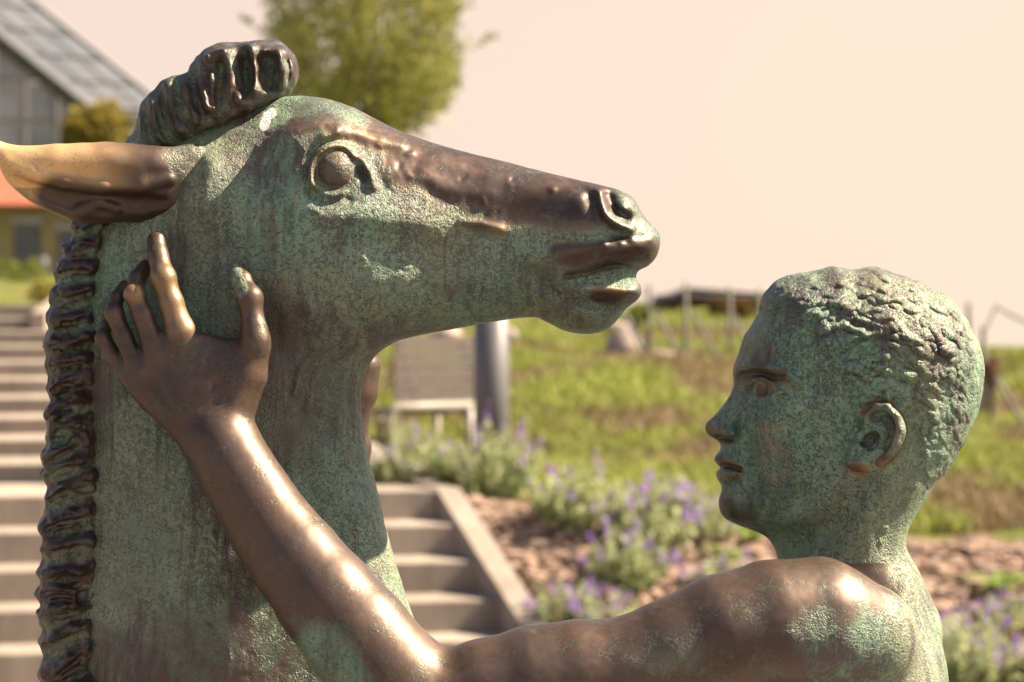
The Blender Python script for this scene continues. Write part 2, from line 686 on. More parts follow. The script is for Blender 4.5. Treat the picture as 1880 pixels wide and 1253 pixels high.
def surface_nets(F):
    s = F < 0
    nx, ny, nz = F.shape
    cnt = np.zeros((nx - 1, ny - 1, nz - 1), np.int8)
    for i in (0, 1):
        for j in (0, 1):
            for k in (0, 1):
                cnt += s[i:nx - 1 + i, j:ny - 1 + j, k:nz - 1 + k]
    act = (cnt > 0) & (cnt < 8)
    idx = np.argwhere(act)
    ids = np.full(act.shape, -1, np.int32)
    ids[act] = np.arange(len(idx))
    acc = np.zeros((len(idx), 3))
    num = np.zeros(len(idx))
    cor = [(i, j, k) for i in (0, 1) for j in (0, 1) for k in (0, 1)]
    for a in cor:
        for ax in range(3):
            if a[ax]: continue
            b = list(a)
            b[ax] = 1
            fa = F[idx[:, 0] + a[0], idx[:, 1] + a[1], idx[:, 2] + a[2]].astype(float)
            fb = F[idx[:, 0] + b[0], idx[:, 1] + b[1], idx[:, 2] + b[2]].astype(float)
            m = (fa < 0) != (fb < 0)
            t = np.where(m, fa / np.where(m, fa - fb, 1), 0)
            pos = np.tile(np.array(a, float), (len(idx), 1))
            pos[:, ax] += t
            acc += pos * m[:, None]
            num += m
    V = idx + acc / num[:, None]
    quads = []
    for ax in range(3):
        o1, o2 = (ax + 1) % 3, (ax + 2) % 3
        sl_a = [slice(None)] * 3
        sl_b = [slice(None)] * 3
        sl_a[ax] = slice(0, -1)
        sl_b[ax] = slice(1, None)
        ch = s[tuple(sl_a)] != s[tuple(sl_b)]
        e = np.argwhere(ch)
        e = e[(e[:, o1] > 0) & (e[:, o2] > 0) & (e[:, o1] < F.shape[o1] - 1) & (e[:, o2] < F.shape[o2] - 1)]
        sgn = s[e[:, 0], e[:, 1], e[:, 2]]
        q = []
        for d1, d2 in ((-1, -1), (0, -1), (0, 0), (-1, 0)):
            c = e.copy()
            c[:, o1] += d1
            c[:, o2] += d2
            q.append(ids[c[:, 0], c[:, 1], c[:, 2]])
        q = np.stack(q, 1)
        q[~sgn] = q[~sgn][:, ::-1]
        quads.append(q)
    return V, np.concatenate(quads, 0)


def subdivide(V, Q):
    n = len(V)
    E = np.concatenate([Q[:, [i, (i + 1) % 4]] for i in range(4)], 0)
    Es = np.sort(E, 1)
    key = Es[:, 0].astype(np.int64) * n + Es[:, 1]
    uq, inv = np.unique(key, return_inverse=True)
    a, b = uq // n, uq % n
    VM = (V[a] + V[b]) / 2
    VC = V[Q].mean(1)
    m = len(Q)
    e = [inv[i * m:(i + 1) * m] + n for i in range(4)]
    c = np.arange(m) + n + len(uq)
    quads = []
    for i in range(4):
        quads.append(np.stack([Q[:, i], e[i], c, e[(i - 1) % 4]], 1))
    return np.concatenate([V, VM, VC], 0), np.concatenate(quads, 0)


def vnoise(Pt, scale, seed=0):
    """value noise in 0..1 at points, cell size `scale`"""
    p = Pt / scale
    i = np.floor(p).astype(np.int64)
    f = p - i
    f = f * f * (3 - 2 * f)
    out = np.zeros(len(Pt))
    for a in (0, 1):
        for b in (0, 1):
            for c in (0, 1):
                h = (i[:, 0] + a) * 374761393 + (i[:, 1] + b) * 668265263 + (i[:, 2] + c) * 2147483647 + seed * 974634777
                h = (h ^ (h >> 13)) * 1274126177
                h = (h ^ (h >> 16)) & 0xffff
                out += (h / 65535.0) * (f[:, 0] if a else 1 - f[:, 0]) * (f[:, 1] if b else 1 - f[:, 1]) * (f[:, 2] if c else 1 - f[:, 2])
    return out


def blob(px, py, pts, r, soft):
    """1 inside a thick polyline of radius r (picture pixels), fading over soft"""
    pts = np.array(pts, dtype=float).reshape(-1, 2)
    if len(pts) == 1: pts = np.repeat(pts, 2, 0)
    d2 = np.full(px.shape, 1e12)
    for i in range(len(pts) - 1):
        q, _ = seg_dist2(px, py, pts[i], pts[i + 1])
        d2 = np.minimum(d2, q)
    x = np.clip(1 - (np.sqrt(d2) - r) / soft, 0, 1)
    return x * x * (3 - 2 * x)


def sculpt(name, solid, paint, parent, vox=6.0, levels=1, its=3):
    V, Q, N = solid.mesh(vox, levels, its)
    k = 1.0 / (1.0 - V[:, 2] / FPX)
    px = 940 + (V[:, 0] - 940) * k
    py = HOR + (V[:, 1] - HOR) * k
    pol, gold, dark, *wh = paint(px, py, V, N)
    me = np_mesh(name, to_world(V), Q[:, ::-1])
    ca = me.color_attributes.new('pat', 'FLOAT_COLOR', 'POINT')
    buf = np.ones((len(me.vertices), 4), np.float32)
    if len(me.vertices) == len(V):
        buf[:, 0] = np.clip(pol, 0, 1)
        buf[:, 1] = np.clip(gold, 0, 1)
        buf[:, 2] = np.clip(dark, 0, 1)
        if wh: buf[:, 3] = 1 - np.clip(wh[0], 0, 1)
    ca.data.foreach_set('color', buf.ravel())
    return link(name, me, M['bronze'], parent)


# ------------------------------------------------------------------ the bronze group: foal
sculpture = empty('bronze_sculpture', (0.0, SUBD, CAMZ - (1565 - HOR) * S))
tag(sculpture, 'green patinated bronze sculpture of a boy embracing the head of a foal', 'sculpture')
SC_INV = Matrix.Translation(-Vector(sculpture.location))

head_outline = [
    (540, 177), (480, 188), (420, 212), (360, 238), (300, 265), (250, 296), (205, 345), (175, 405), (156, 460), (146, 530),
    (138, 610), (134, 700), (131, 800), (127, 900), (122, 1000), (120, 1100), (120, 1250), (112, 1400), (105, 1500), (105, 1565),
    (450, 1567), (850, 1565), (842, 1450), (815, 1330), (790, 1230), (768, 1160), (747, 1100), (727, 1035), (708, 968), (692, 900), (679, 850),
    (669, 795), (663, 748), (664, 712), (673, 680), (692, 652), (722, 630), (770, 616), (830, 605), (900, 592), (950, 585),
    (982, 583), (1002, 591), (1030, 605), (1060, 613), (1095, 612), (1118, 602), (1136, 585), (1150, 567), (1168, 553), (1177, 540),
    (1176, 525), (1168, 512), (1172, 498), (1190, 488), (1204, 473), (1211, 453), (1211, 433), (1200, 416), (1186, 402),
    (1175, 384), (1162, 364), (1140, 351), (1110, 342), (1070, 333), (1000, 316), (930, 298), (860, 281), (790, 261), (740, 243),
    (700, 224), (660, 203), (620, 188), (580, 179)]
head_T = [
    (430, 260, 108), (520, 225, 100), (600, 225, 118), (580, 262, 138), (612, 312, 146), (680, 250, 108), (480, 320, 132), (380, 340, 132),
    (560, 440, 158), (640, 460, 152), (480, 470, 148), (620, 570, 128), (700, 550, 120), (760, 410, 116), (760, 310, 104), (700, 330, 124),
    (860, 390, 92), (860, 320, 84), (860, 510, 90), (950, 400, 84), (950, 345, 78), (950, 520, 80), (1050, 400, 90), (1100, 420, 94),
    (1130, 385, 90), (1160, 420, 84), (1190, 450, 72), (1130, 470, 86), (1080, 585, 60), (1130, 540, 62), (1010, 510, 80),
    (350, 450, 126), (280, 600, 122), (450, 640, 128), (570, 690, 116), (250, 800, 122), (400, 800, 138), (540, 800, 128), (625, 800, 104),
    (250, 1000, 136), (450, 1000, 160), (630, 1000, 134), (250, 1250, 160), (500, 1250, 196), (720, 1250, 150), (450, 1500, 225),
    (200, 1500, 180), (760, 1500, 180), (180, 560, 82), (170, 800, 84), (165, 1000, 88), (165, 1250, 104), (220, 420, 92), (280, 340, 100)]
head_R = [
    (900, 300, 74), (1100, 350, 58), (900, 590, 110), (650, 215, 86), (550, 180, 112), (720, 620, 110), (1200, 450, 62), (1100, 605, 58),
    (1170, 530, 46), (675, 800, 120), (720, 1000, 120), (800, 1300, 150), (130, 700, 95), (122, 1100, 105), (450, 1560, 40), (250, 300, 110),
    (500, 450, 130), (400, 900, 160), (1000, 450, 100), (800, 430, 120)]
hd = Relief(head_outline, head_T, head_R, g=1.6)
hs = hd.stroke
# eye
hs([(612, 312)], -20, 34, cav=False)
hs([(574, 340), (573, 310), (583, 288), (602, 272), (628, 268), (646, 282), (653, 302)], 16, 5.6)
hs([(568, 350), (562, 312), (573, 280), (596, 260), (630, 256)], -6, 5.0)
hs([(556, 340), (552, 312), (562, 278)], 3, 6.0)
hs([(577, 338), (592, 353), (615, 358), (638, 350), (655, 334)], 6, 4.5)
hs([(572, 358), (600, 374), (640, 370)], -6, 7.0)
hs([(590, 398), (640, 392), (672, 372)], 4, 9.0)
hs([(655, 300), (668, 324)], -16, 6.0)
hs([(660, 288), (678, 318), (690, 345)], 9, 5.0)
hs([(686, 300), (705, 345)], -4, 8.0)
# brow, face crest, temple
hs([(528, 246), (556, 228), (590, 224), (618, 232)], 12, 11)
hs([(596, 250), (622, 246)], 11, 8)
hs([(626, 234), (660, 244), (700, 256), (735, 262)], 8, 8)
hs([(650, 270), (700, 285), (760, 300)], -6, 14)
hs([(480, 300)], -12, 36, cav=False)
hs([(400, 300), (460, 262), (520, 236)], 8, 18, cav=False)
hs([(350, 250), (380, 300), (372, 370), (345, 420)], 12, 18, cav=False)
hs([(630, 400), (690, 402), (760, 408), (800, 418)], 13, 24, cav=False)
hs([(660, 430), (740, 450), (830, 450)], -7, 22, cav=False)
hs([(700, 545)], 5, 50, cav=False)
# vein and bumps on the nose
hs([(775, 322), (810, 340), (850, 352), (900, 356)], 4, 11)
hs([(900, 330), (980, 338), (1060, 345)], 2, 16)
hs([(780, 345), (820, 372)], -2.5, 8)
hs([(862, 372), (885, 380)], -2, 7)
hs([(848, 408), (880, 411), (918, 421)], 6, 6)
hs([(845, 424), (920, 436)], -3, 7)
hs([(940, 395), (1040, 385)], -5, 18, cav=False)
# nostril
hs([(1085, 342), (1102, 352), (1104, 375), (1114, 398), (1138, 414), (1160, 421)], 11, 6)
hs([(1100, 346), (1126, 342), (1150, 358), (1166, 385)], 9, 7)
hs([(1120, 358), (1128, 374)], -22, 7.5)
hs([(1133, 387), (1150, 397)], -20, 7)
hs([(1132, 372), (1148, 384)], 10, 4.5)
hs([(1086, 358), (1092, 390), (1112, 416), (1140, 430)], -8, 9)
# mouth
hs([(975, 483), (1030, 466), (1080, 456), (1130, 455), (1175, 452), (1200, 448)], 8, 10)
hs([(1000, 440), (1080, 434), (1150, 432)], -5, 13, cav=False)
hs([(1040, 508), (1077, 502), (1122, 489), (1150, 489), (1178, 494)], -13, 4.0)
hs([(1060, 518), (1110, 512), (1165, 511)], -5, 7, cav=False)
hs([(1070, 531), (1120, 534), (1150, 537), (1175, 533)], 10, 7.5)
hs([(1045, 552), (1090, 560), (1130, 566), (1150, 562)], -9, 7)
hs([(975, 478), (962, 505), (985, 540), (1020, 560)], 5, 8)
hs([(1000, 480), (990, 505), (1010, 530)], -9, 8)
hs([(1020, 500), (1035, 530)], 6, 8)
hs([(1076, 588)], 7, 20, cav=False)
for a in [(1180, 425), (1160, 440), (1140, 446), (1185, 410), (1195, 440), (1110, 450)]:
    hs([a], 4, 4.5)
# jaw, throat folds, neck front
hs([(392, 420), (440, 520), (500, 610), (580, 672), (640, 720)], -11, 30, cav=False)
for k, ln in enumerate([[(690, 652), (640, 690), (622, 760), (640, 860)], [(662, 650), (612, 690), (596, 760)], [(630, 640), (585, 680), (566, 750)],
                        [(676, 700), (652, 760), (662, 840), (690, 920)], [(600, 628), (560, 668), (545, 720)]]):
    hs(ln, 4.5, 6)
    hs([(x - 15, y + 2) for x, y in ln], -3.2, 6)
for k in range(8):
    x = 520 + k * 28
    hs([(x, 560 + (k % 3) * 8), (x + 6, 600), (x + 2 + (k % 2) * 10, 636)], 3.2 * (-1) ** k, 7)
hs([(640, 930), (672, 1010), (700, 1090), (730, 1180)], 6, 16, cav=False)
hs([(560, 860), (610, 1000), (660, 1140)], -8, 26, cav=False)
hs([(330, 640), (360, 900), (420, 1200)], 7, 50, cav=False)
hs([(235, 480), (240, 800), (225, 1150)], -5, 22, cav=False)
# cuts and blisters
hs([(555, 462)], -8, 5)
for a in range(60):
    x, y = rng.uniform(220, 420), rng.uniform(620, 1230)
    an = rng.uniform(0, 3.1)
    hs([(x, y), (x + 10 * math.cos(an), y + 18 * math.sin(an))], rng.choice([-2.6, 2.4, 3.2]), rng.uniform(2.2, 4.0))
for a in range(120):
    x, y = rng.uniform(430, 1100), rng.uniform(220, 600)
    an = rng.uniform(0, 3.1)
    hs([(x, y), (x + 8 * math.cos(an), y + 8 * math.sin(an))], rng.choice([-1.6, 1.5, 2.0]), rng.uniform(2.5, 4.5))

horse = Solid()
horse.add(hd)
eT = 146.0
horse.add(Ball(613, 313, eT - 35, 40, k=2.0))


def horse_disp(V, N):
    k = np.where(V[:, 0] > 720, 0.45, 1.0)
    return k * (1.6 * (vnoise(V, 26, 1) - 0.5) + 1.2 * (vnoise(V, 11, 2) - 0.5))


horse.disp = horse_disp


def horse_paint(px, py, V, N):
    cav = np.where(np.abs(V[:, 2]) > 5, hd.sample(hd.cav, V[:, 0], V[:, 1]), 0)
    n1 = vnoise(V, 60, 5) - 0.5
    n2 = vnoise(V, 25, 6) - 0.5
    q = px + 30 * n2
    r = py + 30 * n1
    pol = 0.10 + 0.30 * np.clip(cav, 0, 1) + 0.25 * n1
    for pts, rad, sf, val in [
            ([(760, 300), (900, 335), (1010, 350), (1090, 365)], 30, 44, 1.0), ([(700, 228), (850, 285), (1100, 348)], 18, 30, 0.85),
            ([(800, 345), (860, 365)], 22, 20, 0.72), ([(850, 412), (920, 420)], 10, 16, 0.6), ([(930, 375), (1070, 380)], 24, 40, 0.85),
            ([(560, 195), (640, 208), (700, 235)], 18, 22, 0.5), ([(540, 235), (600, 228), (660, 248), (730, 262)], 15, 16, 0.72),
            ([(1040, 462), (1110, 470), (1200, 455)], 16, 20, 0.85), ([(1090, 538), (1175, 538)], 12, 12, 0.75), ([(1104, 350), (1110, 395), (1150, 420)], 12, 10, 0.7),
            ([(1160, 370), (1205, 440)], 22, 20, 0.62), ([(612, 312)], 26, 8, 0.62), ([(578, 320), (590, 285), (640, 276)], 6, 8, 0.6),
            ([(120, 1240), (600, 1240)], 50, 70, 0.62), ([(300, 1170), (560, 1180)], 30, 50, 0.5), ([(150, 740), (190, 700)], 30, 30, 0.5),
            ([(520, 640), (540, 720), (510, 790)], 36, 40, 0.40), ([(1000, 495), (1080, 480)], 14, 20, 0.5)]:
        pol = np.maximum(pol, val * blob(q, r, pts, rad, sf))
    dark = np.zeros(len(px))
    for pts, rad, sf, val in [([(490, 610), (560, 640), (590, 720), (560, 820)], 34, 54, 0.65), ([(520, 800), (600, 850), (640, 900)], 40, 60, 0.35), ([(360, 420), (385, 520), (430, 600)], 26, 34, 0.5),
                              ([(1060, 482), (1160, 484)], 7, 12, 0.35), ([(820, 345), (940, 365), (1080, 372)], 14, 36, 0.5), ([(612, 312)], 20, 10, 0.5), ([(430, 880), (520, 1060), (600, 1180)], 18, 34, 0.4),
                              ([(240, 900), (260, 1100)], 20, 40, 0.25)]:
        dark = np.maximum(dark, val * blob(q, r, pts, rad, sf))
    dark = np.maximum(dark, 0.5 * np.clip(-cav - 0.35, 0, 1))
    # white-ish bird dropping and scratch are pale patina
    wh = np.maximum(blob(px, py, [(485, 232), (491, 214), (500, 207)], 6, 5), 0.35 * blob(px, py, [(458, 280), (470, 292), (462, 296)], 2, 4))
    wh = np.where(V[:, 2] > 0, wh, 0)
    verd = np.zeros(len(px))
    for pts, rad, sf, val in [([(420, 380), (450, 480)], 30, 60, 0.7), ([(560, 440), (700, 520)], 60, 70, 0.45), ([(1060, 515), (1150, 515)], 8, 14, 0.9), ([(260, 440), (240, 520)], 18, 40, 0.5),
                              ([(640, 880), (660, 980)], 20, 50, 0.5), ([(640, 280), (720, 330)], 40, 60, 0.4), ([(950, 430), (1040, 420)], 20, 40, 0.5)]:
        verd = np.maximum(verd, val * blob(q, r, pts, rad, sf))
    return pol, verd * (1 - np.clip(pol, 0, 1)), dark, wh


def to_local(o):
    """parts keep world-placed meshes; the group's origin is its base"""
    if o.parent == sculpture:
        o.matrix_parent_inverse = SC_INV
    return o


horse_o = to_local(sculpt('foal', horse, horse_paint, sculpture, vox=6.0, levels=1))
horse_o['label'] = 'bronze foal head and neck with green patina'

# upright forelock on the poll
fl = Relief([(232, 272), (246, 246), (253, 216), (262, 186), (283, 167), (302, 150), (324, 141), (344, 136), (352, 116), (370, 97), (390, 85), (420, 79),
             (458, 75), (492, 74), (518, 83), (536, 100), (546, 124), (543, 150), (531, 170), (515, 186), (470, 214), (400, 246), (330, 280), (265, 305)],
            [(480, 130, 62), (400, 150, 58), (330, 190, 56), (280, 230, 56), (530, 130, 56), (480, 200, 84), (400, 240, 90), (300, 290, 80)],
            [(480, 100, 34), (400, 110, 34), (300, 180, 30), (400, 230, 40)], g=1.5)
locks = [[(541, 104), (546, 132), (537, 166)], [(522, 88), (532, 120), (526, 166)], [(498, 82), (512, 112), (512, 150), (500, 172)], [(462, 82), (470, 118), (472, 160), (490, 182)],
         [(405, 92), (425, 112), (428, 152), (446, 190)], [(378, 100), (376, 140), (392, 196)], [(346, 140), (350, 172), (374, 222)], [(322, 148), (336, 196), (352, 232)],
         [(298, 160), (306, 210), (326, 250)], [(274, 180), (286, 226), (300, 262)], [(256, 214), (266, 250), (276, 284)]]
for ln, amp, sg in [
        ([(395, 96), (384, 130), (386, 190)], 16, 15), ([(372, 110), (366, 150), (380, 205)], 10, 7), ([(412, 98), (424, 130), (430, 165), (448, 192)], 15, 8),
        ([(448, 112), (450, 166)], -24, 10), ([(462, 84), (470, 118), (474, 172)], 18, 7.5), ([(494, 112), (498, 156)], -26, 10), ([(488, 96), (512, 104), (516, 130)], 12, 6),
        ([(514, 90), (522, 128), (516, 168)], 15, 5.5), ([(531, 94), (536, 130), (528, 168)], 13, 5), ([(523, 110), (528, 160)], -14, 3.6), ([(542, 112), (541, 150)], 9, 4),
        ([(540, 120), (536, 158)], -8, 3), ([(470, 166), (500, 176), (520, 166)], 11, 6), ([(405, 120), (402, 190)], -10, 5), ([(352, 132), (356, 170), (380, 218)], -18, 7),
        ([(338, 140), (346, 178), (366, 224)], 15, 8), ([(322, 150), (330, 190), (350, 232)], -12, 6), ([(306, 152), (316, 200), (338, 244)], 12, 7), ([(292, 170), (300, 220), (318, 256)], -13, 8),
        ([(276, 178), (288, 226), (304, 262)], 12, 7), ([(266, 200), (274, 244), (290, 276)], -9, 6), ([(256, 214), (264, 250), (276, 284)], 11, 6), ([(380, 100), (430, 86), (480, 82), (520, 92)], 10, 8)]:
    fl.stroke(ln, amp, sg)
for a in range(110):
    x, y = rng.uniform(255, 540), rng.uniform(90, 270)
    fl.stroke([(x, y), (x + rng.uniform(-4, 9), y + rng.uniform(10, 26))], rng.choice([-4.5, 4.5, 3]), rng.uniform(2.2, 4.4))
fls = Solid()
fls.add(fl)
fls.disp = lambda V, N: 4.5 * (vnoise(V, 15, 21) - 0.5) + 7 * (vnoise(V * np.array([1, 0.35, 1]), 24, 22) - 0.5)


def mane_paint(rel, base):
    def f(px, py, V, N):
        cav = rel.sample(rel.cav, V[:, 0], V[:, 1])
        edge = np.clip(1 - np.abs(V[:, 2]) / 45.0, 0, 1)
        n = vnoise(V, 30, 9) - 0.5
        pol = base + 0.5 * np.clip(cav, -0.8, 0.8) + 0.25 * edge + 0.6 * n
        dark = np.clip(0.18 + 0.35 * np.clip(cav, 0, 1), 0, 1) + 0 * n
        return pol, 0 * n, dark
    return f


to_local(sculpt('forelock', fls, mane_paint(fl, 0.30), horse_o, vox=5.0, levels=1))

# clipped mane running down the neck
ribs = [((137, 412), (205, 408)), ((118, 452), (186, 447)), ((107, 492), (190, 490)), ((100, 538), (190, 532)), ((91, 586), (184, 582)), ((88, 628), (186, 622)),
        ((87, 668), (178, 655)), ((88, 712), (160, 690)), ((86, 758), (165, 728)), ((88, 800), (160, 772)), ((84, 836), (165, 806)), ((83, 868), (160, 842)), ((85, 910), (198, 868)),
        ((78, 966), (198, 934)), ((74, 1004), (196, 990)), ((70, 1052), (166, 1042)), ((70, 1086), (164, 1076)), ((75, 1122), (172, 1110)),
        ((78, 1178), (178, 1144)), ((82, 1236), (178, 1190)), ((80, 1290), (180, 1250)), ((78, 1350), (180, 1310)), ((76, 1410), (180, 1370)), ((74, 1470), (180, 1430))]
mo = []
for i, (a, b) in enumerate(ribs):
    mo.append((a[0] - 4 + rng.uniform(-3, 4), a[1] + rng.uniform(-3, 3)))
    if i + 1 < len(ribs):
        n = ribs[i + 1][0]
        mo.append(((a[0] + n[0]) / 2 + rng.uniform(0, 9), (a[1] + n[1]) / 2 + rng.uniform(-3, 6)))
mane_outline = mo + [(76, 1530), (90, 1562), (215, 1562), (215, 1400), (210, 1100), (205, 900), (200, 700), (205, 520), (225, 400), (190, 375), (165, 385)]
mn = Relief(mane_outline, [(140, 420, 62), (130, 560, 66), (130, 800, 72), (120, 1000, 76), (130, 1250, 90), (130, 1500, 100), (205, 600, 92), (205, 1000, 104), (205, 1300, 124)],
            [(100, 600, 40), (90, 1100, 42), (200, 800, 26)], g=1.6)
for i, (a, b) in enumerate(ribs):
    jit = rng.uniform(-10, 10)
    fa, fb = rng.uniform(0.2, 0.4), rng.uniform(0.6, 0.8)
    p1 = (a[0] + (b[0] - a[0]) * fa, a[1] + (b[1] - a[1]) * fa + jit)
    p2 = (a[0] + (b[0] - a[0]) * fb, a[1] + (b[1] - a[1]) * fb - jit * 0.5)
    b2 = (b[0] + rng.uniform(-28, 14), b[1] + rng.uniform(-6, 6))
    mn.stroke([(a[0] - 2, a[1]), p1, p2, b2], 15 + rng.uniform(-5, 5), 10 + rng.uniform(-3, 3))
    mn.stroke([(a[0] + 4, a[1] + 9), (p1[0], p1[1] + 8), (p2[0], p2[1] + 7)], -12, 3.6)
    if i % 3 != 1:
        mn.stroke([p2, (b2[0] + 6, b2[1] + rng.uniform(-10, 10)), (b2[0] + 22, b2[1] + rng.uniform(-14, 14))], 9, 6)
    if i + 1 < len(ribs):
        c, d = ribs[i + 1]
        t0 = rng.uniform(0.1, 0.4)
        mx = lambda t, dy: (((a[0] + c[0]) * (1 - t) + (b[0] + d[0]) * t) / 2, ((a[1] + c[1]) * (1 - t) + (b[1] + d[1]) * t) / 2 + dy)
        mn.stroke([mx(t0, 3), mx(t0 + 0.3, 0), mx(min(t0 + 0.6, 0.95), -2)], -12, 6.5)
        if i > 3 and rng.random() < 0.6:
            mn.stroke([mx(rng.uniform(0.1, 0.4), -5), mx(rng.uniform(0.5, 0.9), -8)], 11, 4.0)
for a in range(260):
    x, y = rng.uniform(92, 215), rng.uniform(405, 1250)
    mn.stroke([(x, y), (x + rng.uniform(6, 24), y + rng.uniform(-12, 5))], rng.choice([-5, 5, 6]), rng.uniform(2.4, 5.0))
mns = Solid()
mns.add(mn)
mns.disp = lambda V, N: 13 * (vnoise(V, 34, 31) - 0.5) + 6 * (vnoise(V, 12, 32) - 0.5)
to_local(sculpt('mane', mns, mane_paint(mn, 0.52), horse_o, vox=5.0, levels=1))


# long ear laid back
def make_ear(name, side):
    w0 = lambda u, v: side * (96 + (345 - u) * 0.22 - 14 * np.clip((v - 330) / 70.0, -1, 1))
    er = Relief([tuple(q) for q in c2([(352, 262), (310, 267), (250, 264), (180, 260), (110, 266), (60, 269), (24, 266), (0, 258), (-18, 252), (-14, 272), (0, 300), (20, 340), (58, 374), (108, 398), (160, 409), (230, 407),
                 (285, 404), (330, 396), (375, 378), (410, 330), (395, 282)], 150.0)],
                [(370, 330, 30), (320, 330, 44), (250, 330, 48), (150, 330, 42), (60, 310, 28), (-20, 270, 12), (250, 280, 40), (250, 390, 34), (330, 390, 40)],
                [(340, 270, 42), (200, 270, 42), (200, 400, 36), (20, 300, 26), (-30, 260, 14)], g=1.6, w0=w0)
    s = Solid()
    s.add(er)
    # hollow below the folded rim
    def at(x, y, off, r):
        u = c2((x, y), 150.0)
        return (x, y, float(w0(u[0], u[1])) + side * off, r)
    hollow = [at(14, 322, 24, 8), at(64, 352, 36, 19), at(130, 374, 44, 25), at(200, 380, 48, 25), at(262, 378, 48, 20), at(300, 374, 46, 12)]
    s.cut(Limb(hollow, ks=10), k=10.0)
    rim = [at(-30, 268, 4, 5), at(10, 296, 16, 7), at(60, 318, 26, 9), at(120, 334, 34, 10), at(190, 342, 40, 11), at(260, 340, 42, 10), at(310, 330, 40, 8)]
    s.add(Limb(rim, k=12.0, ks=8))
    lump = [at(150, 385, 20, 10), at(180, 372, 24, 9), at(215, 382, 26, 8)]
    s.add(Limb(lump, k=12.0))
    s.disp = lambda V, N: 2.2 * (vnoise(V, 22, 41) - 0.5) + 3.0 * (vnoise(V, 48, 42) - 0.5)

    def paint(px, py, V, N):
        n = vnoise(V, 34, 43) - 0.5
        pol = 0.98 - 0.85 * np.clip((px - 285 + 70 * n) / 95, 0, 1)
        up = np.clip((345 - py) / 30, 0, 1)
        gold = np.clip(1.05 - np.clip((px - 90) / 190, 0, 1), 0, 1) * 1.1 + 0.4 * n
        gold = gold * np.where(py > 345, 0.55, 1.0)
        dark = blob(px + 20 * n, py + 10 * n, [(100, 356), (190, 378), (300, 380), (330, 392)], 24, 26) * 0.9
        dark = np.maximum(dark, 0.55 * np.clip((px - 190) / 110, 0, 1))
        return pol, gold, dark
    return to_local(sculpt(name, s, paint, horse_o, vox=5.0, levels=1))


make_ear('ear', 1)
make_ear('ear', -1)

# ------------------------------------------------------------------ the bronze group: boy
face = [(1401, 559), (1408, 541), (1426, 521), (1452, 509), (1480, 503), (1506, 499), (1531, 493), (1562, 498), (1603, 494), (1637, 502), (1672, 517), (1706, 532), (1737, 547),
        (1757, 570), (1776, 600), (1790, 629), (1799, 662), (1800, 700), (1795, 738), (1785, 768), (1769, 800), (1756, 828), (1746, 850), (1722, 882), (1694, 922), (1670, 962), (1662, 992), (1668, 1025), (1690, 1075), (1720, 1160),
        (1600, 1190), (1470, 1160), (1432, 1080), (1428, 1030), (1420, 1003), (1404, 984), (1371, 971), (1344, 960), (1328, 949), (1321, 934), (1320, 918), (1325, 900), (1323, 889), (1316, 878), (1315, 868), (1322, 860),
        (1316, 853), (1311, 844), (1314, 836), (1322, 823), (1318, 811), (1301, 800), (1295, 788), (1298, 776), (1315, 761), (1334, 735), (1346, 711), (1346, 694), (1346, 677), (1356, 648), (1366, 618), (1380, 597), (1394, 574)]
face_T = [(1480, 640, 142), (1560, 600, 152), (1650, 620, 158), (1620, 740, 150), (1500, 760, 132), (1440, 750, 122), (1410, 820, 104), (1480, 880, 116), (1430, 920, 92), (1345, 930, 48), (1350, 862, 56), (1318, 785, 24),
          (1345, 745, 40), (1362, 705, 62), (1376, 760, 76), (1405, 660, 112), (1368, 665, 82), (1430, 600, 120), (1550, 990, 96), (1620, 1000, 92), (1740, 720, 118), (1700, 830, 112), (1600, 870, 124), (1380, 840, 82),
          (1550, 1100, 105), (1460, 1000, 78), (1335, 800, 36), (1328, 845, 34)]
face_R = [(1450, 520, 110), (1600, 500, 140), (1780, 640, 130), (1770, 780, 110), (1660, 980, 90), (1430, 1040, 70), (1380, 970, 60), (1325, 930, 36), (1315, 860, 22), (1298, 790, 22), (1335, 740, 30), (1346, 695, 40),
          (1362, 630, 66), (1400, 565, 80), (1550, 750, 150), (1420, 800, 90), (1550, 1150, 60)]
fr = Relief(face, face_T, face_R, g=1.2, n=5)
def fs(pts, amp, sig, **kw):
    fr.stroke(pts, amp * 1.35, sig, **kw)


# brow, eye
fs([(1380, 708), (1400, 712)], -18, 15, cav=False)
fs([(1350, 684), (1368, 676), (1392, 673), (1420, 679), (1446, 690), (1462, 702)], 11, 6.5)
fs([(1362, 692), (1395, 685), (1432, 694)], -10, 5)
fs([(1382, 707), (1391, 697), (1403, 697), (1415, 705), (1428, 719)], 9, 3.4)
fs([(1386, 726), (1398, 732), (1412, 729), (1426, 721)], 5, 3.2)
fs([(1384, 690), (1405, 688), (1425, 698)], -3, 3)
fs([(1390, 742), (1412, 744), (1436, 736)], -4, 5)
fs([(1378, 712)], -6, 4.5)
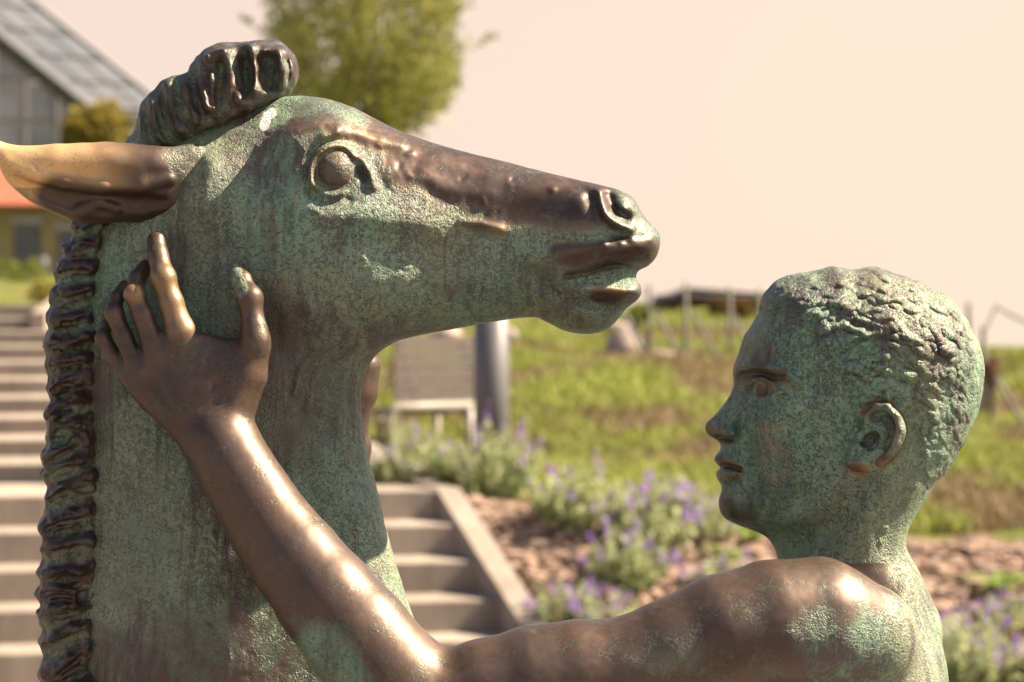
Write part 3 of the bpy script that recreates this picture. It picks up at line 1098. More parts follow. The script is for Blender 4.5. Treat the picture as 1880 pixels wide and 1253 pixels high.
# nose and mouth
fs([(1318, 786), (1332, 794), (1344, 795)], 11, 7)
fs([(1352, 782), (1357, 796), (1349, 809)], -13, 4.5)
fs([(1322, 803), (1337, 806)], -13, 3.4)
fs([(1352, 740), (1360, 770)], -7, 10, cav=False)
fs([(1362, 800), (1374, 826), (1376, 850)], -5, 8, cav=False)
fs([(1318, 842), (1332, 842), (1346, 849), (1357, 858)], 7, 4.6)
fs([(1316, 859), (1336, 857), (1348, 859), (1357, 862)], -11, 2.8)
fs([(1318, 869), (1334, 869), (1350, 866)], 8, 4.6)
fs([(1362, 862)], -5, 5)
fs([(1323, 889), (1340, 889), (1356, 882)], -9, 5.5)
fs([(1336, 928)], 7, 15, cav=False)
fs([(1400, 772), (1440, 756), (1500, 750)], 6, 22, cav=False)
fs([(1420, 850)], -5, 30, cav=False)
fs([(1350, 955), (1420, 962), (1490, 938), (1548, 880)], 6, 12, cav=False)
fs([(1430, 1005), (1510, 980), (1570, 925), (1600, 890)], -14, 20, cav=False)
fs([(1612, 890), (1580, 960), (1530, 1040)], 9, 18, cav=False)
fs([(1690, 900), (1665, 980), (1680, 1060)], 6, 14, cav=False)
for a in range(150):
    x, y = rng.uniform(1370, 1640), rng.uniform(610, 1000)
    an = rng.uniform(0, 3.1)
    fs([(x, y), (x + 7 * math.cos(an), y + 7 * math.sin(an))], rng.choice([-1.4, 1.4, 1.8]), rng.uniform(2.0, 3.6))
# modelled hair: overlapping dabs of clay combed back from the forehead
LIMX, LIMY = [1385, 1405, 1440, 1480, 1505, 1530, 1552, 1575, 1660, 1690, 1740, 1800], [566, 572, 588, 612, 655, 700, 745, 738, 745, 880, 872, 790]


def hair_limit(x):
    return np.interp(x, LIMX, LIMY)


for a in range(560):
    x, y = rng.uniform(1395, 1800), rng.uniform(495, 870)
    if y > hair_limit(x) - 4: continue
    flow = np.interp(x, [1400, 1500, 1620, 1720, 1800], [0.75, 0.25, -0.25, -0.95, -1.5]) + rng.uniform(-0.45, 0.45)
    L = rng.uniform(20, 46)
    dx, dy = L * math.cos(flow), -L * math.sin(flow)
    bend = rng.uniform(-7, 7)
    amp = rng.uniform(1.8, 3.6) * (1.0 if y < 690 else 0.6)
    sg = rng.uniform(3.2, 6.0)
    w = float(fr.sample(fr.T, x, y)) * 0.75
    fs([(x, y), (x + dx / 2 - bend * 0.4, y + dy / 2 + bend), (x + dx, y + dy)], amp, sg, w=w, taper=True)
    fs([(x + 2, y + sg * 1.7), (x + dx / 2, y + dy / 2 + bend + sg * 1.7), (x + dx * 0.9, y + dy * 0.9 + sg * 1.5)], -amp * 0.9, sg * 0.45, w=w)

boy = Solid()
boy.add(fr)
boy.add(Ball(1404, 714, float(fr.sample(fr.T, 1392, 705)) - 15, 19.5, k=2.0))
# ear
e0 = float(fr.sample(fr.T, 1600, 800))
EW = lambda u, v: e0 - 5 + np.clip((u - 1530) / 95.0, -0.2, 1.2) * 40
ear_poly = c2([(1586, 766), (1593, 750), (1608, 741), (1628, 744), (1645, 757), (1655, 778), (1655, 798), (1648, 817), (1635, 837), (1618, 852), (1600, 863), (1580, 867), (1562, 863), (1553, 848), (1556, 828), (1566, 806), (1576, 788)], e0)
boy.add(Relief([tuple(p) for p in ear_poly], 12, 9, g=1.2, n=4, w0=EW, k=5.0))


def ept(x, y, off, r):
    u = c2((x, y), e0)
    return (x, y, float(EW(u[0], u[1])) + off, r)


boy.cut(Limb([ept(1604, 766, 12, 9), ept(1628, 774, 12, 10), ept(1639, 798, 12, 8), ept(1628, 824, 12, 7)], ks=6), k=5)
boy.cut(Limb([ept(1586, 812, 4, 9), ept(1604, 806, 5, 13), ept(1602, 826, 5, 10)], ks=6), k=5)
boy.add(Limb([ept(1590, 790, 8, 5), ept(1592, 762, 10, 6), ept(1608, 748, 11, 6.2), ept(1629, 750, 11, 6.4), ept(1646, 766, 11, 6.6), ept(1651, 788, 11, 6.6), ept(1645, 812, 10, 6.2), ept(1632, 834, 9, 6), ept(1614, 849, 8, 6)], k=4.0, ks=4))
boy.add(Limb([ept(1618, 778, 5, 4.5), ept(1624, 800, 7, 5), ept(1614, 826, 8, 5), ept(1592, 838, 8, 5)], k=5.0, ks=4))
boy.add(Limb([ept(1576, 800, 8, 6), ept(1580, 806, 9, 5)], k=5.0))
boy.add(Limb([ept(1566, 848, 5, 12), ept(1584, 852, 5, 12)], k=6.0))

# trunk
trunk = [(1600, 1040), (1650, 1030), (1672, 1045), (1688, 1075), (1704, 1120), (1719, 1162), (1731, 1205), (1737, 1260), (1742, 1350), (1748, 1480), (1748, 1564), (1560, 1567), (1330, 1564),
         (1330, 1450), (1325, 1330), (1340, 1230), (1372, 1150), (1430, 1085), (1520, 1050)]
tr = Relief(trunk, [(1560, 1110, 200), (1650, 1110, 170), (1560, 1200, 245), (1680, 1200, 225), (1420, 1200, 225), (1540, 1400, 235), (1540, 1560, 215), (1700, 1500, 190), (1400, 1500, 200), (1480, 1120, 175)],
            [(1600, 1040, 110), (1720, 1200, 120), (1745, 1450, 110), (1350, 1300, 110), (1540, 1560, 40), (1540, 1300, 160)], g=2.0)
tr.stroke([(1560, 1075), (1600, 1062), (1640, 1050)], 9, 12, w=150)
tr.stroke([(1590, 1062), (1625, 1085), (1650, 1120)], -10, 10, w=170)
boy.add(tr, 34.0)
# near arm: shoulder, upper arm, forearm
arm = [(1585, 1170, 215, 100), (1500, 1146, 238, 116), (1420, 1148, 258, 113), (1330, 1166, 272, 106), (1240, 1202, 280, 98), (1150, 1232, 284, 92), (1060, 1240, 288, 95), (980, 1250, 292, 95),
       (890, 1270, 296, 90), (800, 1300, 300, 90), (745, 1292, 300, 94)]
boy.add(Limb(arm, k=36.0, ks=26.0), 36.0)
fore = [(760, 1300, 300, 88), (716, 1240, 296, 96), (655, 1168, 284, 95), (598, 1098, 268, 88), (543, 1028, 250, 80), (498, 968, 234, 73), (462, 910, 222, 68), (430, 856, 212, 64), (405, 812, 204, 64)]
boy.add(Limb(fore, k=40.0, ks=26.0), 34.0)


def hand(mirror):
    """hand laid on the foal; mirror = None or (du, dv, dw) for the far one"""
    sgn = 1 if mirror is None else -1
    poly = [(224, 700), (238, 668), (262, 642), (296, 616), (335, 604), (373, 610), (402, 619), (432, 622), (462, 612), (487, 628), (486, 672), (473, 730), (466, 766), (474, 806), (440, 850), (360, 850),
            (322, 806), (296, 780), (258, 742)]
    pc = c2(poly, 185)
    wf = lambda u, v: sgn * (182 + np.clip((v - 600) / 200.0, 0, 1) * 14) + (0 if mirror is None else mirror[2])
    if mirror is not None:
        pc = pc + np.array(mirror[:2])
    rl = Relief([tuple(p) for p in pc], [tuple(c2((x, y), 185) + (0 if mirror is None else np.array(mirror[:2]))) + (t,) for x, y, t in
                [(300, 680, 30), (380, 680, 38), (350, 740, 42), (400, 800, 46), (450, 680, 36), (250, 700, 26), (330, 620, 28), (430, 640, 26)]],
                [tuple(c2((x, y), 185) + (0 if mirror is None else np.array(mirror[:2]))) + (t,) for x, y, t in [(240, 690, 26), (350, 620, 30), (480, 660, 34), (400, 820, 46), (300, 770, 34)]], g=1.5, w0=wf, n=4)
    if mirror is None:
        for a, b in (((330, 628), (372, 770)), ((286, 650), (350, 770)), ((254, 680), (335, 780))):
            rl.stroke([a, ((a[0] + b[0]) / 2 - 4, (a[1] + b[1]) / 2), b], 3.6, 8, w=185, taper=True)
        for a in ((333, 622), (287, 648), (256, 676)):
            rl.stroke([a], 5, 11, w=185)
        rl.stroke([(400, 650), (420, 720)], -5, 22, w=185)
        rl.stroke([(396, 706)], -5, 5, w=190)
    boy.add(rl, 16.0)
    fing = [
        ([(350, 668, 190, 29), (331, 612, 194, 27), (314, 556, 192, 22.5), (300, 510, 186, 21), (290, 470, 168, 18.5), (287, 442, 152, 16.5)], 15),
        ([(304, 690, 192, 24), (281, 634, 196, 21.5), (262, 580, 194, 18.5), (247, 542, 188, 18), (252, 512, 162, 15), (268, 490, 138, 13.5)], 11),
        ([(280, 715, 188, 22), (248, 668, 192, 19), (227, 618, 188, 16.5), (210, 576, 180, 16), (214, 548, 158, 12.5), (228, 526, 134, 11)], 9),
        ([(276, 738, 180, 20), (236, 692, 182, 16), (210, 656, 174, 14), (190, 622, 164, 13.5), (194, 600, 142, 11), (206, 582, 118, 10)], 8),
        ([(430, 740, 186, 40), (456, 690, 192, 33), (468, 640, 198, 25), (466, 600, 198, 21.5), (458, 548, 190, 21), (444, 516, 172, 18), (430, 496, 158, 13.5)], 15)]
    if mirror is None:
        for x, y, w, r in ((300, 511, 192, 19), (247, 541, 194, 17), (209, 576, 186, 15), (189, 622, 168, 12.5), (459, 548, 196, 20), (470, 624, 204, 25), (334, 610, 200, 24)):
            boy.add(Ball(x, y, w - 2, r * 0.94, k=14.0))
    for pts, k in fing:
        boy.add(Limb(pts, k=k, ks=7.0, mirror=mirror))


hand(None)
FAR = (172, 44, -6)
hand(FAR)
boy.add(Limb([(400, 790, 200, 60), (398, 850, 206, 60), (392, 930, 222, 64), (410, 1050, 250, 72), (450, 1220, 280, 86), (560, 1400, 296, 86)], k=34.0, ks=26.0, mirror=FAR))
boy.add(Limb([(560, 1400, 296, 86), (780, 1400, 292, 90), (1000, 1310, 280, 96), (1180, 1230, 262, 100), (1330, 1190, 238, 108)], k=34.0, ks=26.0, mirror=FAR), 34.0)


def boy_disp(V, N):
    hx = V[:, 0]
    lim = hair_limit(hx + 14 * (vnoise(V, 22, 58) - 0.5)) + 16 * (vnoise(V, 18, 59) - 0.5)
    hm = np.clip((lim - V[:, 1]) / 7.0, 0, 1) * (hx > 1385)
    tn = vnoise(V, 16, 51) + 0.6 * vnoise(V, 8, 52)
    rid = 1 - np.abs(2 * vnoise(V * np.array([1.0, 1.5, 1.0]), 20, 53) - 1)
    skin = 1.2 * (vnoise(V, 14, 54) - 0.5) + 1.8 * (vnoise(V, 40, 55) - 0.5)
    headm = (hx > 1300) & (V[:, 1] < 1010)
    return hm * (3.0 + 1.5 * (tn - 0.8) + 1.5 * (rid - 0.6) + 6.0 * (vnoise(V, 40, 57) - 0.5)) + skin * np.where(headm, 0.9, 0.4)


boy.disp = boy_disp


def boy_paint(px, py, V, N):
    n1 = vnoise(V, 60, 61) - 0.5
    n2 = vnoise(V, 22, 62) - 0.5
    q, r = px + 26 * n2, py + 26 * n1
    headm = ((px > 1270) & (py < 1034) & (np.abs(V[:, 2]) < 175)).astype(float)
    cav = np.where(headm > 0, fr.sample(fr.cav, V[:, 0], V[:, 1]), 0)
    pol = np.ones(len(px)) * 0.95
    # shoulder blade and back stay green
    gm = np.clip((px - 1360 + 60 * n1 + 30 * n2) / 110, 0, 1) * np.clip((py - 1112 + 30 * n1 + 30 * n2 + 0.10 * (px - 1500)) / 50, 0, 1)
    gm = np.maximum(gm, np.clip((px - 1610 + 50 * n2) / 60, 0, 1))
    gm = np.maximum(gm, 0.35 * blob(q, r, [(1200, 1200), (1280, 1195)], 10, 60))
    gm = np.maximum(gm, blob(px, py, [(590, 1190), (640, 1260)], 26, 40) * 0.8)
    pol = pol * (1 - 0.86 * np.clip(gm, 0, 1))
    br = blob(q, r, [(1330, 1225), (1410, 1215), (1420, 1300)], 46, 36)
    pol = np.maximum(pol, 0.8 * br)
    # head
    hp = 0.08 + 0.16 * np.clip(cav, 0, 1)
    for pts, rad, sf, val in [([(1340, 935), (1360, 945)], 18, 20, 0.6), ([(1425, 800), (1430, 860), (1400, 900)], 10, 34, 0.36), ([(1305, 785), (1330, 800)], 12, 14, 0.55), ([(1318, 845), (1350, 852)], 9, 8, 0.7),
                              ([(1320, 870), (1345, 870)], 6, 7, 0.5), ([(1372, 620), (1400, 640), (1352, 672)], 14, 28, 0.34), ([(1360, 675), (1440, 684)], 6, 8, 0.6), ([(1380, 690), (1440, 705)], 12, 12, 0.4),
                              ([(1402, 714)], 12, 8, 0.7), ([(1660, 600), (1750, 600)], 50, 60, 0.33), ([(1540, 510), (1700, 540)], 26, 40, 0.36)]:
        hp = np.maximum(hp, val * blob(q, r, pts, rad, sf))
    rimm = blob(px, py, [(1592, 755), (1608, 742), (1630, 746), (1650, 770), (1654, 792), (1645, 818), (1632, 838), (1616, 850)], 8, 10)
    hp = np.maximum(hp, 0.8 * np.maximum(rimm, blob(q, r, [(1562, 858), (1584, 864)], 4, 12)))
    pol = np.where(headm > 0, hp, pol)
    thumbnail = blob(px, py, [(426, 492), (440, 530)], 13, 6)
    pol = pol * (1 - thumbnail)
    gold = 0.22 * blob(px, py, [(300, 520), (325, 580)], 16, 40) + 0.25 * blob(px, py, [(246, 536)], 10, 18)
    gold = gold + 0.04
    verd = np.maximum(blob(q, r, [(1400, 780), (1470, 800), (1540, 850)], 60, 70), blob(q, r, [(1370, 800), (1350, 880)], 22, 30)) * 0.75
    verd = np.maximum(verd, 0.5 * blob(q, r, [(1480, 640), (1560, 720)], 40, 60))
    gold = np.where(headm > 0, verd * (1 - np.clip(pol, 0, 1)), gold)
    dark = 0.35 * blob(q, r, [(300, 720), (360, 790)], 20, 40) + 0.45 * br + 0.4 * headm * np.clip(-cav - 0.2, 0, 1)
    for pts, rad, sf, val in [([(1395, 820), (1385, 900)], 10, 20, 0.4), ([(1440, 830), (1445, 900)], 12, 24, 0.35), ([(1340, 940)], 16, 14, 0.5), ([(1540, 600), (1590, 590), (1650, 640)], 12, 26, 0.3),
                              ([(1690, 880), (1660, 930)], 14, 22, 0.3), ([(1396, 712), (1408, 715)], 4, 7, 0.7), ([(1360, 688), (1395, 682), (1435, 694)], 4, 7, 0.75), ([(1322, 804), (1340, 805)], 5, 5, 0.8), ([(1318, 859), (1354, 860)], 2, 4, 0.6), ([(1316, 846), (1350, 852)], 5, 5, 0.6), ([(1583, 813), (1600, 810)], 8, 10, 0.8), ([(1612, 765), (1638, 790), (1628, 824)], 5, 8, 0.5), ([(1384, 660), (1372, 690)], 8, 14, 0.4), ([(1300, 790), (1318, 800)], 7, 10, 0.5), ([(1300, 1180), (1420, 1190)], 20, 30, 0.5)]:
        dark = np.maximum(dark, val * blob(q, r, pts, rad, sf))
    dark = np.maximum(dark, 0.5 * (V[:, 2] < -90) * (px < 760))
    return pol, gold, dark


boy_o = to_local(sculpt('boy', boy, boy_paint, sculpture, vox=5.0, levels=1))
boy_o['label'] = 'bronze boy in profile, polished brown arm and green head'

# ------------------------------------------------------------------ materials of the place
M['granite'] = simple_mat('granite', (0.22, 0.20, 0.19), (0.40, 0.37, 0.34), 60, 0.7)


def concrete_mat():
    t = NT('concrete')
    v = t.coord()
    a = t.noise(v, 2.2, 5.0, 0.6)
    b = t.noise(t.coord((1, 1, 0.2)), 9.0, 5.0, 0.6)
    c = t.ramp(t.math('ADD', t.math('MULTIPLY', a, 0.5), t.math('MULTIPLY', b, 0.5)), [(0.34, (0.22, 0.178, 0.142)), (0.50, (0.315, 0.26, 0.208)), (0.66, (0.39, 0.33, 0.268))])
    st2 = t.ramp(t.noise(t.coord((1, 1, 0.12)), 4.0, 6.0, 0.7), [(0.40, 0.5), (0.56, 0.0)])
    c = t.mix(st2, c, (0.190, 0.152, 0.120))
    return t.set(color=c, rough=0.88, normal=t.bump(t.noise(v, 120, 4, 0.6), 0.25, 0.004))


M['concrete'] = concrete_mat()


def ground_mat():
    """meadow soil and turf: the blades stand on it"""
    t = NT('meadow')
    v = t.coord()
    n = t.noise(v, 0.9, 5.0, 0.62)
    c = t.ramp(n, [(0.36, (0.135, 0.098, 0.048)), (0.45, (0.130, 0.125, 0.036)), (0.56, (0.115, 0.155, 0.025)), (0.68, (0.170, 0.170, 0.055))])
    f = t.noise(v, 9.0, 6.0, 0.7)
    c = t.mix(t.ramp(f, [(0.35, 0.55), (0.6, 0.0)]), c, (0.070, 0.090, 0.020))
    return t.set(color=c, rough=0.95, spec=0.1, normal=t.bump(f, 0.6, 0.05))


M['meadow'] = ground_mat()
M['soil'] = simple_mat('soil', (0.091, 0.053, 0.035), (0.231, 0.152, 0.106), 7.0, 0.95, bump=0.7, bscale=30, bdist=0.03)
M['clod'] = simple_mat('clod', (0.194, 0.118, 0.082), (0.364, 0.261, 0.197), 9.0, 0.95, bump=0.5, bscale=60, bdist=0.01)
M['paving'] = simple_mat('paving', (0.112, 0.099, 0.086), (0.172, 0.152, 0.132), 5.0, 0.9)
M['wood'] = simple_mat('weathered_wood', (0.132, 0.083, 0.059), (0.224, 0.149, 0.109), 6.0, 0.8, stretch=(0.132, 0.900, 0.900))
M['slat'] = simple_mat('bench_slat', (0.025, 0.012, 0.009), (0.048, 0.023, 0.017), 6.0, 0.7, stretch=(0.210, 1.860, 1.800))
M['edging'] = simple_mat('edging_board', (0.180, 0.124, 0.092), (0.264, 0.195, 0.153), 6.0, 0.85, stretch=(0.158, 0.900, 0.900))
M['steel'] = simple_mat('painted_steel', (0.275, 0.243, 0.216), (0.327, 0.290, 0.259), 5.0, 0.45, bump=0.03)
M['post'] = simple_mat('grey_post_paint', (0.099, 0.092, 0.098), (0.131, 0.119, 0.123), 3.0, 0.48, bump=0.04)
M['trellis'] = simple_mat('weathered_post', (0.106, 0.095, 0.079), (0.174, 0.158, 0.132), 8.0, 0.85)
M['stone'] = simple_mat('pale_stone', (0.264, 0.206, 0.174), (0.359, 0.290, 0.253), 6.0, 0.9, bump=0.5, bscale=20, bdist=0.02)
M['yellow_wall'] = simple_mat('yellow_render', (0.275, 0.211, 0.100), (0.327, 0.259, 0.132), 0.8, 0.9)
M['white_trim'] = simple_mat('white_trim', (0.290, 0.253, 0.243), (0.348, 0.306, 0.290), 2.0, 0.7)
M['roof_tile'] = simple_mat('orange_tile', (0.296, 0.079, 0.040), (0.391, 0.127, 0.069), 3.0, 0.85)
M['dark_metal'] = simple_mat('dark_frame', (0.050, 0.052, 0.060), (0.085, 0.085, 0.095), 3.0, 0.5, bump=0.02)
M['grey_metal'] = simple_mat('grey_frame', (0.145, 0.145, 0.155), (0.198, 0.198, 0.205), 3.0, 0.5, bump=0.02)
M['blind'] = simple_mat('window_blind', (0.085, 0.085, 0.105), (0.14, 0.14, 0.165), 30.0, 0.6, stretch=(0.1, 0.1, 6))
M['hut_wall'] = simple_mat('brown_boards', (0.106, 0.050, 0.034), (0.158, 0.082, 0.055), 3.0, 0.85)
M['hut_roof'] = simple_mat('hut_roofing', (0.050, 0.040, 0.041), (0.076, 0.061, 0.061), 3.0, 0.8)
M['bark'] = simple_mat('bark', (0.075, 0.055, 0.040), (0.165, 0.125, 0.092), 20.0, 0.95, bump=0.6, bscale=40, bdist=0.02, stretch=(1, 1, 0.25))


def pane_mat(name, c1, c2):
    t = NT(name)
    v = t.coord()
    n = t.noise(v, 0.55, 4.0, 0.6)
    c = t.ramp(n, [(0.35, c1), (0.65, c2)])
    return t.set(color=c, rough=0.2, spec=0.5, trans=0.45, normal=t.bump(t.noise(v, 1.2, 2, 0.5), 0.08, 0.02))


M['pane'] = pane_mat('greenhouse_pane', (0.227, 0.250, 0.296), (0.435, 0.461, 0.513))
M['roof_pane'] = pane_mat('roof_pane', (0.213, 0.229, 0.267), (0.325, 0.337, 0.370))
M['win_glass'] = pane_mat('window_glass', (0.06, 0.07, 0.09), (0.12, 0.13, 0.16))


def leaf_mat(name, c1, c2, c3, scale=3.0, trans=0.3):
    t = NT(name)
    oi = t.new('ShaderNodeNewGeometry')
    n = t.noise(t.coord(), scale, 3.0, 0.6)
    f = t.math('ADD', t.math('MULTIPLY', oi.outputs['Random Per Island'], 0.6), t.math('MULTIPLY', n, 0.4))
    c = t.ramp(f, [(0.2, c1), (0.5, c2), (0.8, c3)])
    t.set(color=c, rough=0.6, spec=0.25)
    tr = t.new('ShaderNodeBsdfTranslucent')
    t.link(c, tr.inputs[0])
    mx = t.new('ShaderNodeMixShader')
    mx.inputs[0].default_value = trans
    t.link(t.bsdf.outputs[0], mx.inputs[1])
    t.link(tr.outputs[0], mx.inputs[2])
    t.link(mx.outputs[0], t.out.inputs[0])
    return t.m


M['grass'] = leaf_mat('grass_blades', (0.171, 0.198, 0.034), (0.295, 0.341, 0.061), (0.448, 0.431, 0.162), 0.8, 0.35)
M['dry_grass'] = leaf_mat('dry_grass_blades', (0.177, 0.122, 0.063), (0.272, 0.198, 0.103), (0.325, 0.262, 0.154), 0.8, 0.3)
M['mint'] = leaf_mat('catmint_leaves', (0.249, 0.308, 0.134), (0.441, 0.490, 0.249), (0.616, 0.616, 0.403), 4.0, 0.45)
M['flower'] = leaf_mat('catmint_flowers', (0.273, 0.158, 0.465), (0.380, 0.235, 0.581), (0.501, 0.354, 0.663), 5.0, 0.45)
M['tree_leaf'] = leaf_mat('tree_leaves', (0.145, 0.158, 0.034), (0.292, 0.288, 0.068), (0.429, 0.411, 0.158), 0.9, 0.35)
M['gold_leaf'] = leaf_mat('golden_leaves', (0.164, 0.137, 0.024), (0.305, 0.239, 0.049), (0.395, 0.330, 0.100), 1.2, 0.35)
M['lime_leaf'] = leaf_mat('lime_leaves', (0.123, 0.158, 0.020), (0.220, 0.261, 0.041), (0.309, 0.329, 0.083), 1.2, 0.35)
M['orange_leaf'] = leaf_mat('orange_leaves', (0.116, 0.058, 0.016), (0.201, 0.106, 0.032), (0.222, 0.148, 0.053), 1.2, 0.3)
M['broad_leaf'] = leaf_mat('broad_leaves', (0.103, 0.178, 0.024), (0.199, 0.268, 0.055), (0.329, 0.371, 0.151), 3.0, 0.4)
M['red_leaf'] = leaf_mat('reddish_leaves', (0.127, 0.045, 0.032), (0.222, 0.095, 0.069), (0.238, 0.143, 0.100), 1.5, 0.3)

# ------------------------------------------------------------------ lie of the land
EDGE_Y = [10.0, 10.6, 12.35, 19.4, 21.0]
EDGE_X = [0.29, 0.287, -0.385, -3.15, -3.2]


def edge_x(Y):
    return np.interp(Y, EDGE_Y, EDGE_X)


def land(x, Y):
    z = np.interp(Y, [-30, 10.3, 10.7, 12.4, 13.2, 15.6, 20, 26, 34, 400], [0.0, 0.0, 0.06, 0.76, 0.82, 0.86, 1.38, 1.72, 1.74, 1.80])
    lf = np.clip((-x - 1.0) / 4.0, 0, 1)
    z = z + lf * np.interp(Y, [12.4, 14, 20, 26, 60], [0.0, 0.1, 0.5, 0.50, 0.55])
    z = z + np.where(Y > 12.4, 1, 0.3) * (0.05 * np.sin(x * 1.3 + Y * 0.7) + 0.035 * np.sin(x * 2.9 - Y * 1.7)) * np.clip((Y - 10.4) / 2, 0, 1)
    far = 1.9 - 0.0235 * Y
    s = np.clip((x / np.maximum(Y, 1) - 0.10) / 0.09, 0, 1) * np.clip((Y - 13) / 5, 0, 1)
    s = s * s * (3 - 2 * s)
    z = z * (1 - s) + np.minimum(z, far) * s
    return z


# plaza where the sculpture stands, then the meadow rising behind
ys = np.unique(np.concatenate([np.array([-30, -10, 0, 5, 9, 10.0, 10.3]), np.arange(10.5, 14, 0.12), np.arange(14, 22, 0.25), np.arange(22, 40, 0.8), np.array([45, 55, 70, 100, 160, 260, 400])]))
xs = np.unique(np.concatenate([-np.geomspace(6, 300, 16), np.arange(-6, -0.05, 0.25), np.array([-0.03, 0.03]), np.arange(0.12, 5, 0.12), np.arange(5, 9, 0.4), np.geomspace(9, 300, 16)]))
YY, XX = np.meshgrid(ys, xs, indexing='ij')
EX = edge_x(YY)
WX = XX + EX
ZZ = land(WX, YY)
under = (XX < 0) & (YY > 9.5) & (YY < 20.6) & (XX > -9)
ZZ = np.where(under, np.minimum(ZZ - 0.7, -0.05 + 0 * ZZ + np.interp(YY, [9.5, 12, 20], [-0.25, 0.0, 0.6])), ZZ)
nY, nX = ZZ.shape
V = np.stack([WX.ravel(), YY.ravel(), ZZ.ravel()], 1)
ii = (np.arange(nY - 1)[:, None] * nX + np.arange(nX - 1)[None]).ravel()
Q = np.stack([ii, ii + 1, ii + nX + 1, ii + nX], 1)
ym = V[Q].mean(1)[:, 1]
g_me = np_mesh('meadow', V, Q[ym > 10.3])
o = link('ground', g_me, M['meadow'])
tag(o, kind='structure')
pz = MB()
pz.add([(-60, -30, 0.002), (60, -30, 0.002), (60, 10.62, 0.002), (-60, 10.62, 0.002)], [(0, 1, 2, 3)])
o = pz.build('pavement', M['paving'])
tag(o, kind='structure')

# planted bed of crumbly soil right of the steps
by = np.linspace(10.66, 12.5, 44)
bx = np.linspace(0.0, 3.6, 90)
BY, BX = np.meshgrid(by, bx, indexing='ij')
BXw = BX + edge_x(BY) + 0.14
top = np.interp(BXw, [-0.4, 0.2, 1.2, 3.4], [12.7, 12.55, 12.15, 12.2])
BYw = 10.66 + (BY - 10.66) * (top - 10.66) / (12.5 - 10.66)
pts = np.stack([BXw.ravel(), BYw.ravel(), np.zeros(BX.size)], 1)
BZ = land(BXw, BYw) + 0.012 + 0.05 * (vnoise(pts, 0.16, 3).reshape(BX.shape)) + 0.03 * vnoise(pts, 0.07, 4).reshape(BX.shape)
V = np.stack([BXw.ravel(), BYw.ravel(), BZ.ravel()], 1)
nY, nX = BX.shape
ii = (np.arange(nY - 1)[:, None] * nX + np.arange(nX - 1)[None]).ravel()
Q = np.stack([ii, ii + 1, ii + nX + 1, ii + nX], 1)
o = link('soil_bed', np_mesh('soil_bed', V, Q), M['soil'])
tag(o, kind='structure')


def rock_mesh(name, seed, sx=1, sy=1, sz=0.7, n=2, rough=0.35):
    import bmesh
    bm = bmesh.new()
    bmesh.ops.create_icosphere(bm, subdivisions=n, radius=1.0)
    co = np.array([v.co[:] for v in bm.verts])
    d = 1 + rough * (vnoise(co + 50, 0.9, seed) - 0.5) * 2 + 0.12 * (vnoise(co + 50, 0.35, seed + 1) - 0.5)
    for v, k in zip(bm.verts, d):
        v.co = Vector((v.co.x * sx, v.co.y * sy, v.co.z * sz)) * k
    me = bpy.data.meshes.new(name)
    bm.to_mesh(me)
    bm.free()
    return me


# clods and bark lying on the bed
cl = MB()
protos = []
for k in range(4):
    me = rock_mesh('c', k, n=1, rough=0.5)
    protos.append((np.array([v.co[:] for v in me.vertices]), [tuple(p.vertices) for p in me.polygons]))
    bpy.data.meshes.remove(me)
for k in range(1900):
    Y = random.uniform(10.75, 12.5)
    x = float(edge_x(Y)) + random.uniform(0.2, 3.4)
    if Y > np.interp(x, [-0.4, 0.2, 1.2, 3.4], [12.7, 12.5, 12.1, 12.15]): continue
    pv, pf = protos[k % 4]
    s = random.uniform(0.014, 0.046) * (1.5 if random.random() < 0.15 else 1)
    R = Matrix.Rotation(random.uniform(0, 6.28), 3, 'Z') @ Matrix.Rotation(random.uniform(-0.5, 0.5), 3, 'X')
    z = float(land(np.array(x), np.array(Y))) + 0.055
    el = random.uniform(1, 1.9)
    cl.add([R @ Vector((a[0] * s * el, a[1] * s, a[2] * s)) + Vector((x, Y, z)) for a in pv], pf)
o = cl.build('soil_clods', M['clod'], smooth=False)
tag(o, 'crumbly brown clods and bark chips strewn on the flower bed', 'soil clods', kind='stuff')

# ------------------------------------------------------------------ steps
st = empty('lower_stairs', (-2.0, 11.0, 0.0))
tag(st, 'lower flight of pale concrete steps behind the neck with low side wall', 'stairs')


def child(o, parent):
    o.matrix_parent_inverse = Matrix.Translation(-Vector(parent.location))
    return o


LX = -7.5
for k in range(1, 7):
    y0 = 11.2 + 0.29 * (k - 2)
    y1 = y0 + 0.29 + (0.05 if k < 6 else 0.4)
    z1 = 0.155 * k
    xr0, xr1 = float(edge_x(y0)) - 0.004, float(edge_x(y1)) - 0.004
    yl0 = y0 - 0.19 * (xr0 - LX)
    yl1 = (y1 - 0.19 * (xr1 - LX)) if k < 6 else 12.79
    if k == 6: y1 = 12.79
    m = MB().hexa([(LX, yl0, z1 - 0.26), (xr0, y0, z1 - 0.26), (xr1, y1, z1 - 0.26), (LX, yl1, z1 - 0.26), (LX, yl0, z1), (xr0, y0, z1), (xr1, y1, z1), (LX, yl1, z1)])
    child(m.build('step', M['concrete'], st, bevel=0.008), st)
m = MB()
cy = [10.55, 10.75, 12.45, 12.75]
cz = [0.16, 0.26, 1.10, 1.10]
cy = [10.5, 12.38, 12.62]
cz = [0.085, 0.938, 0.938]
for a in range(2):
    ya, yb, za, zb = cy[a], cy[a + 1], cz[a], cz[a + 1]
    xa, xb = float(edge_x(ya)), float(edge_x(yb))
    m.hexa([(xa, ya, za - 0.9), (xa + 0.125, ya, za - 0.9), (xb + 0.125, yb, zb - 0.9), (xb, yb, zb - 0.9), (xa, ya, za), (xa + 0.125, ya, za), (xb + 0.125, yb, zb), (xb, yb, zb)])
